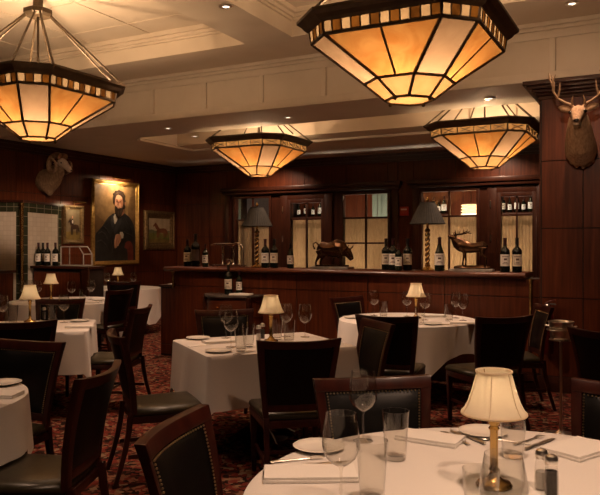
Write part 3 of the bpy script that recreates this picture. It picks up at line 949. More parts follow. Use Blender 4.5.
# ================================================================ plates, napkins, cutlery
def make_plate():
    o = root('bread_plate')
    MB().lathe([(.001,.0),(.052,.0),(.056,.003),(.07,.006),(.094,.014),(.095,.0155),(.093,.0165),(.069,.0085),(.055,.0055),(.001,.005)], 40, cap0=False, cap1=False).build('plate', M['china'], o, smooth=60)
    return o
def plate(x, y, label):
    X, Y = at(x, y, ZTAB); place('plate', make_plate, label, 'plate', (X,Y,ZTAB), 0, 'white bread plates')
plate(319, 449, 'white bread plate on the front table beside the nearest wine glass')
plate(483, 434, 'white bread plate at the far edge of the front table behind the large lamp')
plate(198, 339, 'white bread plate at the far left corner of the middle square table')
plate(218.5, 352, 'white bread plate at the near corner of the middle square table')
plate(80, 321.5, 'white bread plate at the right end of the left lamp table, behind the folded napkin')
plate(432, 324.5, 'white bread plate on the right round table before the lamp')
plate(352, 318, 'white bread plate at the left end of the right round table')
plate(3, 384.5, 'white bread plate on the lower left corner table')
plate(98, 300.5, 'white bread plate at the right end of the far round table')
def make_napkin(w, d):
    def f():
        o = root('folded_napkin')
        for k, (z0, z1, s) in enumerate(((0,.009,1),(.0092,.018,.985))):
            def top(u, v, z=z1, s=s): return ((u-.5)*w*s, (v-.5)*d*s + k*.002, z + .0015*sin(u*9+k)*sin(v*5))
            def bot(u, v, z=z0, s=s): return ((u-.5)*w*s, (v-.5)*d*s + k*.002, z + (.0015*sin(u*9)*sin(v*5) if k else 0))
            MB().solidgrid(bot, top, 10, 5).build('folded_layer', M['napkin'], o, bevel=.0015)
        return o
    return f
def napkin(x, y, a, label, w=.27, d=.13, key='napkin'):
    X, Y = at(x, y, ZTAB); place(key, make_napkin(w, d), label, 'napkin', (X,Y,ZTAB), YAW + radians(a), 'folded white napkins')
napkin(310, 476, 2, 'folded white napkin at the near left of the front table, beside the white plate', .30, .14, 'napkin_big')
napkin(430, 440, -30, 'folded white napkin on the front table left of the large lamp', .24, .13)
napkin(579, 451, 36, 'folded white napkin at the right edge of the front table', .24, .16, 'napkin_sq')
napkin(80, 327.5, 2, 'folded white napkin at the near right corner of the left lamp table')
napkin(219, 342.5, 25, 'folded white napkin on the middle square table between two plates')
napkin(434, 316.5, 5, 'folded white napkin on the right round table right of the lamp')
napkin(463, 323.5, -10, 'folded white napkin at the right of the right round table')
napkin(-5, 396, -5, 'folded white napkin on the lower left corner table')
napkin(23, 303.2, 0, 'folded white napkin on the far round table behind the nearer left lamp')
napkin(92, 302.6, -5, 'folded white napkin at the near right of the far round table')
def make_fork():
    o = root('fork')
    MB().tube([(-.095,0,.004),(-.06,0,.006),(0,0,.005),(.04,0,.006),(.052,0,.007)], [(.0022,.008),(.0022,.007),(.002,.0035),(.002,.004),(.0018,.009)], 8, up=(0,0,1)).build('handle', M['steel'], o)
    for y in (-.0085,-.003,.003,.0085):
        MB().tube([(.05,y*.9,.007),(.07,y,.008),(.095,y,.005)], [.0018,.0017,.001], 6).build('tine', M['steel'], o)
    return o
def make_knife():
    o = root('table_knife')
    MB().tube([(-.11,0,.005),(-.10,0,.006),(-.02,0,.006),(-.01,0,.005)], [(.003,.006),(.0045,.0085),(.0045,.0065),(.003,.005)], 8, up=(0,0,1)).build('handle', M['steel'], o)
    MB().tube([(-.01,0,.005),(.01,.002,.005),(.08,.003,.005),(.11,-.002,.005)], [(.0015,.006),(.0013,.010),(.0012,.010),(.001,.003)], 8, up=(0,0,1)).build('blade', M['steel'], o)
    return o
def make_spoon():
    o = root('spoon')
    MB().tube([(-.095,0,.004),(-.05,0,.006),(.03,0,.007),(.05,0,.006)], [(.002,.007),(.002,.005),(.002,.003),(.0018,.006)], 8, up=(0,0,1)).build('handle', M['steel'], o)
    MB().ball((.072,0,.006), .019, 12, 8, sc=(1.4,.95,.22)).build('spoon_bowl', M['steel'], o)
    return o
def cut(kind, x0, y0, x1, y1, label):
    a, b = Vector(at(x0,y0,ZTAB)), Vector(at(x1,y1,ZTAB))
    c = (a+b)/2; d = b-a
    mk = {'fork':make_fork,'knife':make_knife,'spoon':make_spoon}[kind]
    place(kind, mk, label, kind, (c.x,c.y,ZTAB), atan2(d.y,d.x), 'table cutlery')
cut('fork', 272,463, 322,458.5, 'steel fork lying above the near left napkin on the front table')
cut('knife', 292,467.5, 342,463, 'steel knife lying beside the fork below the plate on the front table')
cut('fork', 470,446, 441,432, 'steel fork left of the large lamp stem, pointing away')
cut('knife', 483,444, 452,431.5, 'steel knife left of the large lamp stem, lying beside the fork')
cut('spoon', 515,443, 492,440.5, 'steel spoon close behind the large lamp')
cut('knife', 521,452, 558,438, 'steel knife with bright handle right of the large lamp')
cut('fork', 513,446, 545,436, 'steel fork behind the bright knife right of the large lamp')
cut('fork', 192,347, 209,345.5, 'small fork beside the near plate on the middle square table')
cut('knife', 236,354.5, 252,351.5, 'small knife before the tumblers on the middle square table')
cut('fork', 2,405, -20,404, 'fork at the near edge of the lower left corner table')
cut('knife', 445,325, 457,325.5, 'knife right of the plate on the right round table')
# ================================================================ wine bottles
def make_bottle(H, r, kind, lab, glassm, capm, lh=(.18,.52)):
    def f():
        o = root('wine_bottle')
        k = H
        if kind == 'bordeaux':
            pr = [(.001,.012*k),(r*.8,.0),(r,.012*k),(r,.60*k),(r*.97,.635*k),(r*.75,.69*k),(r*.40,.735*k),(r*.34,.78*k),(r*.33,.955*k),(r*.40,.96*k),(r*.40,.985*k),(r*.33,.99*k),(r*.33,k),(.001,k)]
        else:
            pr = [(.001,.012*k),(r*.8,.0),(r,.012*k),(r,.44*k),(r*.95,.50*k),(r*.75,.60*k),(r*.50,.70*k),(r*.36,.79*k),(r*.32,.955*k),(r*.40,.96*k),(r*.40,.985*k),(r*.33,.99*k),(r*.33,k),(.001,k)]
        MB().lathe(pr, 28).build('glass_body', M[glassm], o, smooth=50)
        rr = r*.345
        MB().lathe([(rr*1.06,.80*k),(rr*1.04,.955*k),(r*.42,.958*k),(r*.42,.988*k),(r*.35,.992*k),(r*.35,1.003*k),(.001,1.003*k)], 20, cap0=False).build('foil_capsule', M[capm], o, smooth=40)
        # paper label wrapped round the front, with its printed emblem and lines
        R0 = r*1.012; z0, z1 = lh[0]*k, lh[1]*k
        def ptf(u, v):
            a = -pi/2 + (u-.5)*2.5
            return (R0*cos(a), R0*sin(a), z0 + (z1-z0)*v)
        def ink(i, j):
            if j in (3,) and 6 <= i <= 17: return 1
            if j in (5,) and 8 <= i <= 15: return 1
            if 9 <= i <= 14 and j in (9,10,11): return 1
            if j == 14 and 5 <= i <= 18: return 1
            return 0
        MB().grid(ptf, 24, 18, 0, ink).build('paper_label', [M[lab], M['ink']], o, smooth=60)
        return o
    return f
BK = {
 'mag': (.365,.050,'bordeaux','label','bottle','capsule_blk'),
 'magw': (.365,.050,'bordeaux','label_white','bottle','capsule'),
 'big': (.44,.060,'bordeaux','ink','bottle','capsule_blk'),
 'reg': (.30,.039,'bordeaux','label_white','bottle_green','capsule'),
 'burg': (.375,.056,'burgundy','label_white','bottle_green','capsule'),
 'burgs': (.31,.042,'burgundy','label_white','bottle_green','capsule_blk'),
}
def bottle(key, X, Y, z, label, grp):
    place('bottle_'+key, make_bottle(*BK[key]), label, 'wine bottle', (X,Y,z), YAW*.6, grp)
G1 = 'wine bottles standing on the partition counter'
for key, x, Y, lab in [
   ('magw',187.5,7.70,'wine bottle at the far left end of the partition counter'),
   ('big',195.5,7.72,'tallest wine bottle, dark labelled, in the left trio on the counter'),
   ('reg',205.3,7.64,'short white-labelled wine bottle at the right of the left trio'),
   ('magw',265.3,7.66,'wine bottle just right of the left twisted counter lamp'),
   ('mag',274.2,7.68,'cream-labelled wine bottle, second to the right of the left twisted lamp'),
   ('burgs',290.5,7.62,'lone white-labelled wine bottle just left of the bronze bull'),
   ('mag',386,7.70,'leftmost wine bottle of the cluster right of the bull'),
   ('magw',393,7.60,'second wine bottle in the cluster right of the bull'),
   ('reg',398.5,7.52,'short wine bottle in front of the cluster right of the bull'),
   ('mag',407.5,7.66,'rightmost wine bottle of the cluster, left of the right twisted lamp'),
   ('burg',439.5,7.62,'sloping-shouldered wine bottle between the right twisted lamp and the elk'),
   ('magw',505,7.62,'left bottle of the two at the right end of the counter'),
   ('mag',517,7.62,'right bottle of the two at the right end of the counter, by the column')]:
    bottle(key, Xat(x, Y), Y, 1.2105, lab, G1)

# ================================================================ twisted brass lamps on the counter
M['spiral_dark'] = mat('dark_spiral_band', (.035,.02,.012), .35)
def make_twist():
    o = root('counter_lamp')
    MB().lathe([(.075,0),(.075,.012),(.06,.022),(.04,.03),(.028,.045),(.034,.06),(.024,.07)], 28).build('base', M['brass'], o)
    n = 24; K = 56; rs = []
    for k in range(K+1):
        z = .07 + .37*k/K
        tw = z*2*pi/.115
        rs.append([((.024+.0055*cos(2*(2*pi*i/n)))*cos(2*pi*i/n+tw), (.024+.0055*cos(2*(2*pi*i/n)))*sin(2*pi*i/n+tw), z) for i in range(n)])
    mb = MB(); mb.rings(rs)
    for k in range(K):
        for i in range(n):
            mb.m[k*n+i] = 1 if (i % 12) in (4,5,6,7) else 0
    mb.build('twisted_stem', [M['brass'], M['spiral_dark']], o, smooth=60)
    MB().lathe([(.024,.438),(.034,.45),(.03,.465),(.014,.48),(.014,.53),(.02,.54),(.012,.56)], 20).build('socket', M['brass'], o)
    ns = 72
    def pl(r): return lambda i: r*(1 + .012*(1 if i % 2 else -1))
    rs = []
    for r, z in ((.20,.53),(.162,.61),(.122,.695),(.082,.775)):
        rs.append([(pl(r)(i)*cos(2*pi*i/ns), pl(r)(i)*sin(2*pi*i/ns), z) for i in range(ns)])
    inner = [[(x*.985,y*.985,z) for x,y,z in q] for q in reversed(rs)]
    sh = MB().rings(rs + inner + [rs[0]], 0, False, False).build('lamp_shade', M['shade_dark'], o, smooth=20)
    for r, z in ((.201,.532),(.084,.773)):
        MB().rings([[((r+.003*cos(2*pi*j/6))*cos(2*pi*i/40), (r+.003*cos(2*pi*j/6))*sin(2*pi*i/40), z+.005*sin(2*pi*j/6)) for i in range(40)] for j in range(7)], 0, False, False).build('shade_trim', M['shade_dark'], sh)
    MB().lathe([(.006,.56),(.006,.78),(.016,.79),(.018,.805),(.010,.82),(.004,.835),(.001,.838)], 14).build('finial', M['brass'], o)
    sp = MB()
    for k in range(3):
        a = k*2*pi/3; sp.tube([(0,0,.775),(.08*cos(a),.08*sin(a),.772)], .0025, 5)
    sp.build('shade_carrier', M['brass'], o)
    return o
for x, lab in ((257,'brass lamp with twisted stem and grey shade on the counter, left of the bull'),(427.5,'brass lamp with twisted stem and grey shade on the counter, left of the elk')):
    Y = 7.74
    place('twist', make_twist, lab, 'lamp', (Xat(x,Y),Y,1.2105), 0, 'twisted brass counter lamps')

# ================================================================ silver wine cradle press
o = thing('silver_wine_press', 'silver wine serving stand with curved handle beside the left bottle trio', 'serving stand', (Xat(228.5,7.76),7.76,1.2105), 0)
MB().box(-.24,.24,-.07,.07,.012,.03).build('tray', M['silver'], o, bevel=.006)
for x in (-.21,.21):
    for y in (-.05,.05): MB().ball((x,y,.008), .0085, 8, 6).build('foot', M['silver'], o)
MB().tube([(-.28,0,.285),(-.22,0,.30),(.05,0,.30),(.085,0,.292)], [.008,.016,.016,.010], 10).build('cross_bar', M['silver'], o)
for x in (-.09,.075):
    MB().lathe([(.026,.03),(.012,.05),(.010,.14),(.018,.17),(.009,.20),(.011,.30)], 14, c=(x,0,0)).build('upright', M['silver'], o)
pts = [(.05,0,.25),(.08,0,.30),(.13,0,.315),(.19,0,.295),(.225,0,.24),(.235,0,.16),(.235,0,.03)]
MB().tube(pts, [.012,.016,.014,.010,.007,.006,.006], 10).build('curved_handle', M['silver'], o)
MB().lathe([(.03,.03),(.042,.06),(.046,.10),(.042,.105),(.03,.06)], 20, c=(.0,0,0)).build('wine_cup', M['silver'], o)

# ================================================================ bronze bull and elk
def sculpture_base(o, w, d, marble):
    MB().box(-w,w,-d,d,0,.028).build('marble_plinth', M[marble], o, bevel=.004)
o = thing('bull_sculpture', 'bronze bull statue with lowered head on a marble plinth on the counter', 'sculpture', (Xat(332,7.66),7.66,1.2105), 0)
sculpture_base(o, .235, .085, 'marble')
b = MB(); z0 = .045
MB().poly([(.21*cos(a*pi/12)*1.0,.07*sin(a*pi/12)) for a in range(24)], .0285, z0).build('rocky_ground', M['bronze'], o)
bd = MB()
bd.tube([(-.17,0,.225),(-.13,0,.225),(-.06,0,.205),(.01,0,.205),(.07,0,.22),(.115,0,.215),(.15,0,.19),(.178,0,.165)],
        [(.038,.034),(.072,.060),(.078,.066),(.088,.072),(.100,.074),(.090,.066),(.064,.052),(.042,.038)], 14)
bd.tube([(.15,0,.205),(.19,0,.18),(.225,0,.135),(.245,0,.10)], [(.052,.044),(.052,.046),(.038,.032),(.025,.023)], 12)
bd.ball((.09,0,.155), .045, 12, 8, sc=(1,.7,1))                    # dewlap and chest
bd.ball((-.145,0,.205), .05, 12, 8, sc=(1,.95,1.1))
bd.ball((-.02,0,.165), .03, 10, 6, sc=(1.6,.8,.8))
for x, y, kx, fx in ((.085,.032,.10,.095),(.105,-.034,.125,.12)):
    bd.tube([(x,y,.19),(kx,y,.115),(fx-.006,y,.075),(fx,y,.045)], [.032,.018,.0125,.015], 10)
for x, y, kx, fx in ((-.135,.034,-.115,-.16),(-.15,-.034,-.135,-.185)):
    bd.tube([(x,y,.20),(kx,y,.145),(kx-.035,y,.105),(fx-.004,y,.07),(fx,y,.045)], [.042,.032,.016,.012,.015], 10)
bd.tube([(-.175,0,.262),(-.205,0,.285),(-.235,0,.272),(-.238,0,.245),(-.225,0,.222),(-.215,0,.208)], [.012,.009,.008,.008,.011,.006], 8)
for s in (-1,1): bd.tube([(.185,s*.03,.205),(.175,s*.055,.205),(.168,s*.07,.197)], [(.010,.006),(.016,.007),(.006,.004)], 8)
fused(bd, 'bull_body', M['bronze'], .0055, o, 2)
o.scale = (1.06,1.06,1.13)
for s in (-1,1):
    MB().tube([(.19,s*.025,.205),(.205,s*.055,.215),(.225,s*.066,.235),(.235,s*.06,.255)], [.011,.009,.006,.002], 8).build('horn', M['bronze'], o)

o = thing('elk_sculpture', 'bronze bugling elk statue with antlers on a marble plinth on the counter', 'sculpture', (Xat(471.5,7.66),7.66,1.2105), 0)
sculpture_base(o, .235, .075, 'marble')
gb = MB(); rnd = random.Random(3)
gb.rings([[((.20+.012*sin(3*a)) *k*cos(a), .062*k*sin(a), z + .006*sin(5*a)) for a in [2*pi*i/28 for i in range(28)]] for k, z in ((1,.034),(.97,.048),(.8,.058),(.4,.064))])
gb.build('rocky_ground', M['bronze'], o, smooth=60)
bd = MB()
bd.tube([(.165,0,.262),(.13,0,.272),(.06,0,.262),(-.01,0,.258),(-.07,0,.268),(-.115,0,.28),(-.15,0,.30)],
        [(.030,.026),(.058,.044),(.054,.046),(.058,.048),(.068,.052),(.066,.05),(.056,.042)], 14)
bd.tube([(-.11,0,.285),(-.155,0,.315),(-.183,0,.348),(-.195,0,.365)], [(.075,.046),(.066,.040),(.046,.032),(.034,.028)], 12)
bd.tube([(-.178,0,.362),(-.205,0,.376),(-.235,0,.386),(-.26,0,.396)], [.032,.028,.020,.014], 10)
bd.tube([(-.20,0,.36),(-.225,0,.362),(-.245,0,.366)], [.016,.012,.008], 8)
for x, y, fx, kx in ((-.085,.024,-.10,-.09),(-.075,-.024,-.055,-.06)):
    bd.tube([(x,y,.25),(kx,y,.165),(fx,y,.11),(fx-.004,y,.055)], [.027,.0125,.0085,.0105], 10)
for x, y, kx, hx_, fx in ((.125,.026,.105,.15,.14),(.13,-.026,.125,.17,.16)):
    bd.tube([(x,y,.26),(kx,y,.19),(hx_,y,.145),(fx+.004,y,.095),(fx,y,.055)], [.040,.024,.0125,.0085,.0105], 10)
bd.ball((.165,0,.275), .012, 8, 6, sc=(1.4,.8,1.2))
for s in (-1,1): bd.tube([(-.175,s*.018,.372),(-.16,s*.04,.378),(-.15,s*.05,.376)], [(.006,.004),(.010,.004),(.003,.002)], 6)
fused(bd, 'elk_body', M['bronze'], .005, o, 2)
for s in (-1,1):
    an = MB()
    an.tube([(-.183,s*.012,.385),(-.165,s*.035,.405),(-.12,s*.062,.408),(-.075,s*.072,.418),(-.03,s*.062,.445)], [.009,.0085,.0075,.0065,.003], 7)
    for p, q in (((-.178,s*.018,.39),(-.20,s*.035,.435)),((-.16,s*.04,.405),(-.165,s*.06,.455)),((-.115,s*.063,.408),(-.105,s*.075,.455)),((-.075,s*.072,.418),(-.065,s*.085,.465)),((-.06,s*.07,.425),(-.015,s*.085,.418))):
        m_ = ((p[0]+q[0])/2, (p[1]+q[1])/2+s*.004, (p[2]+q[2])/2-.003)
        an.tube([p, m_, q], [.0065,.005,.002], 6)
    an.build('antler', M['bronze'], o, smooth=60)

# ================================================================ mounted deer and ram
o = thing('mounted_deer_head', 'antlered deer shoulder mount hanging on the panelled column at right', 'trophy head', (Xat(582,7.55),7.538,2.47), 0)
bd = MB()
bd.tube([(0,-.005,-.02),(0,-.08,-.03),(0,-.15,.02),(0,-.22,.11),(0,-.27,.20),(0,-.305,.275)],
        [(.15,.145),(.165,.152),(.155,.146),(.125,.128),(.104,.108),(.086,.086)], 18, up=(0,0,1))
bd.tube([(0,-.04,.02),(0,-.06,-.09),(0,-.065,-.145),(0,-.06,-.17)], [(.055,.14),(.065,.125),(.055,.095),(.03,.06)], 14, up=(0,1,0))
for x, z in ((-.09,-.125),(.10,-.12),(-.045,-.16),(.02,-.175),(.065,-.15)): bd.ball((x,-.05,z), .034, 10, 6, sc=(.8,.9,1.3))
bd.tube([(0,-.29,.285),(0,-.34,.30),(0,-.385,.285),(0,-.44,.245),(0,-.485,.205),(0,-.51,.188)],
        [(.070,.068),(.076,.078),(.066,.068),(.046,.049),(.037,.040),(.026,.032)], 16, up=(0,0,1))
for s in (-1,1): bd.ball((s*.058,-.378,.305), .022, 10, 6)
fused(bd, 'deer_body', M['deer'], .011, o, 3)
MB().tube([(0,-.455,.192),(0,-.49,.172),(0,-.512,.170)], [(.02,.036),(.018,.034),(.010,.022)], 12, up=(0,0,1)).build('white_muzzle', M['deer_pale'], o, smooth=70)
MB().ball((0,-.522,.200), .021, 12, 8, sc=(1.2,.6,.8)).build('nose', M['eye'], o)
MB().tube([(0,-.235,-.02),(0,-.29,.07),(0,-.335,.15),(0,-.375,.20)], [(.02,.06),(.02,.062),(.018,.052),(.012,.03)], 12, up=(0,-1,0)).build('throat_patch', M['deer_pale'], o, smooth=70)
for s in (-1,1):
    MB().ball((s*.066,-.405,.300), .0175, 10, 8).build('eye', M['eye'], o)
    MB().tube([(s*.055,-.31,.325),(s*.10,-.315,.345),(s*.15,-.32,.36),(s*.185,-.325,.372)], [(.012,.018),(.014,.036),(.012,.032),(.004,.006)], 10, up=(0,-1,0)).build('ear', M['deer'], o, smooth=70)
    an = MB()
    an.tube([(s*.035,-.32,.345),(s*.065,-.325,.385),(s*.12,-.33,.41),(s*.185,-.35,.45),(s*.225,-.38,.52),(s*.225,-.41,.60),(s*.195,-.43,.67)], [.017,.014,.0125,.012,.011,.009,.003], 9)
    for p, m_, q in (((s*.055,-.325,.375),(s*.058,-.345,.42),(s*.045,-.36,.465)),((s*.185,-.35,.45),(s*.165,-.37,.53),(s*.16,-.385,.60)),((s*.222,-.375,.51),(s*.215,-.41,.60),(s*.235,-.425,.67)),((s*.226,-.40,.57),(s*.25,-.43,.63),(s*.255,-.45,.69))):
        an.tube([p, m_, q], [.011,.009,.003], 8)
    an.build('antler', M['antler'], o, smooth=60)

o = thing('mounted_ram_head', 'curl-horned ram shoulder mount with white face on the left wall above the tiles', 'trophy head', (XL+.02, 8.50, 2.60), radians(90))
bd = MB()
bd.tube([(0,-.01,-.0),(0,-.10,-.03),(0,-.20,.03),(0,-.30,.11),(0,-.37,.18),(0,-.41,.22)], [(.21,.19),(.21,.19),(.18,.16),(.14,.125),(.11,.10),(.09,.08)], 18, up=(0,0,1))
bd.tube([(0,-.05,.0),(0,-.12,-.14),(0,-.14,-.22),(0,-.14,-.27)], [(.08,.16),(.08,.12),(.06,.07),(.02,.03)], 14, up=(0,1,0))
fused(bd, 'ram_body', M['ram'], .014, o, 4)
hd = MB()
hd.tube([(0,-.38,.25),(0,-.43,.265),(0,-.485,.235),(0,-.545,.18),(0,-.595,.135),(0,-.62,.115)], [(.075,.07),(.082,.078),(.07,.066),(.054,.05),(.045,.044),(.03,.034)], 16, up=(0,0,1))
fused(hd, 'white_face', M['ram_face'], .011, o, 3)
for s in (-1,1):
    MB().ball((s*.068,-.475,.255), .014, 10, 8).build('eye', M['eye'], o)
    pts = []; rad = []
    for k in range(22):
        t = k/21; a = radians(55) + t*radians(400)
        R = .155 - .05*t
        pts.append((s*(.055 + .15*t), -.345 + R*cos(a)*-.9 - .01, .245 + R*sin(a)*.95 - .03*t)); 
        rad.append(.048*(1-t)**.8 + .006)
    MB().tube(pts, rad, 12).build('horn', M['ramhorn'], o, smooth=60)
    MB().tube([(s*.07,-.40,.255),(s*.12,-.39,.25),(s*.15,-.385,.24)], [(.012,.02),(.012,.022),(.004,.006)], 8).build('ear', M['ram_face'], o)
MB().tube([(0,-.632,.126),(0,-.636,.122)], [(.012,.018),(.008,.012)], 10).build('nose', M['eye'], o)

# ================================================================ pictures on the left wall
def art(name, c0, c1, rough=.45): return noisy(name, [(.35,c0),(.65,c1)], (1,1,1), 7, 5, rough)
A_BG = art('painted_tan_ground', (.20,.115,.045), (.33,.20,.085))
A_COAT = art('painted_dark_coat', (.012,.012,.013), (.028,.027,.028))
A_COAT2 = art('painted_coat_lapel', (.030,.029,.030), (.050,.048,.048))
A_SKIN = art('painted_skin', (.42,.20,.12), (.55,.29,.18))
A_HAIR = art('painted_dark_hair', (.02,.012,.008), (.05,.03,.018))
A_SHIRT = art('painted_white_shirt', (.45,.40,.34), (.60,.55,.48))
A_CHAIR = art('painted_red_chair', (.12,.02,.014), (.20,.045,.03))
A_SKY = art('painted_cream_sky', (.40,.33,.20), (.55,.47,.31))
A_GRASS = art('painted_green_ground', (.10,.13,.025), (.24,.21,.06))
A_TREE = art('painted_far_trees', (.12,.14,.06), (.20,.20,.10))
A_HORSE = art('painted_chestnut_horse', (.13,.045,.02), (.24,.09,.04))
A_DUSK = art('painted_grey_sky', (.14,.11,.065), (.22,.17,.10))
A_GOLD = art('painted_ochre_ground', (.13,.09,.025), (.24,.17,.05))
A_BAY = art('painted_bay_horse', (.025,.014,.009), (.06,.03,.018))
def ellipse(cx, cy, rx, ry, n=20, rot=0):
    return [(cx+rx*cos(t)*cos(rot)-ry*sin(t)*sin(rot), cy+rx*cos(t)*sin(rot)+ry*sin(t)*cos(rot)) for t in [2*pi*i/n for i in range(n)]]
def picture(name, label, Y0, Y1, z0, z1, fw, fm, layers, light=False):
    W, H = Y1-Y0, z1-z0
    o = thing(name, label, 'painting', (XL+.013, (Y0+Y1)/2, z0), radians(90))
    # moulded frame: profile swept round the rectangle, mitred
    prof = [(0,.0),(0,-.035),(.12,-.05),(.3,-.055),(.45,-.04),(.6,-.044),(.8,-.028),(.92,-.03),(1,-.018),(1,0)]
    rs = []
    for d, y in prof:
        i = d*fw
        rs.append([(-W/2+i,y,i),(W/2-i,y,i),(W/2-i,y,H-i),(-W/2+i,y,H-i)])
    MB().rings(rs + [rs[0]], 0, False, False).build('frame', M[fm], o, smooth=0)
    # beaded rope moulding running round the frame
    i = fw*.35; path = []
    cs = [(-W/2+i,i),(W/2-i,i),(W/2-i,H-i),(-W/2+i,H-i)]
    for k in range(4):
        a, b = cs[k], cs[(k+1) % 4]; L = math.hypot(b[0]-a[0], b[1]-a[1]); m_ = max(8, int(L/.014))
        for q in range(m_): path.append((a[0]+(b[0]-a[0])*q/m_, a[1]+(b[1]-a[1])*q/m_))
    rs = []
    for k, (x, z) in enumerate(path):
        p0, p1 = Vector(path[k-1]), Vector(path[(k+1) % len(path)]); t = (p1-p0).normalized()
        r = .010 + .0035*sin(k*pi/2)
        rs.append([(x - t.y*r*cos(a), -.054 - r*sin(a), z + t.x*r*cos(a)) for a in [2*pi*j/6 for j in range(6)]])
    MB().rings(rs + [rs[0]], 0, False, False).build('beaded_moulding', M[fm], o)
    cw_, ch = W-2*fw, H-2*fw
    mb = MB(); mats = []
    mb.box(-cw_/2, cw_/2, -.012, 0, fw, fw+ch, 0); mats.append(layers[0])
    for k, (m, pts) in enumerate(layers[1:]):
        if m not in mats: mats.append(m)
        y = -.0125 - .0006*(k+1)
        p = [(-cw_/2+u*cw_, y, fw+v*ch) for u, v in pts]
        q = [(x, -.012, z) for x, _, z in p]
        mb.rings([q, p], mats.index(m), False, True)
    mb.build('canvas', mats, o, smooth=0)
    if light:
        MB().tube([(0,-.02,H-.01),(0,-.07,H+.06),(0,-.17,H+.05)], .007, 8).build('light_arm', M['brass'], o)
        L_ = min(.24, W*.3)
        MB().tube([(-L_,-.17,H+.05),(L_,-.17,H+.05)], .022 if W > 1 else .015, 10).build('picture_light', M['brass'], o)
    return o
def Yw(x): return Yat(x, XL+.03)
P0, P1 = Yw(91.5), Yw(138.3)
A_BG2 = art('painted_umber_ground', (.13,.072,.028), (.21,.12,.05))
A_SKIN2 = art('painted_shaded_skin', (.26,.11,.06), (.34,.16,.09))
A_HAIR2 = art('painted_brown_hair', (.055,.032,.018), (.09,.055,.032))
A_GREY = art('painted_coat_sheen', (.045,.042,.042), (.065,.06,.058))
def fold(pts, w):
    up = [(x, y) for x, y in pts]; dn = [(x+w*.4, y-w) for x, y in reversed(pts)]
    return (A_GREY, up + dn)
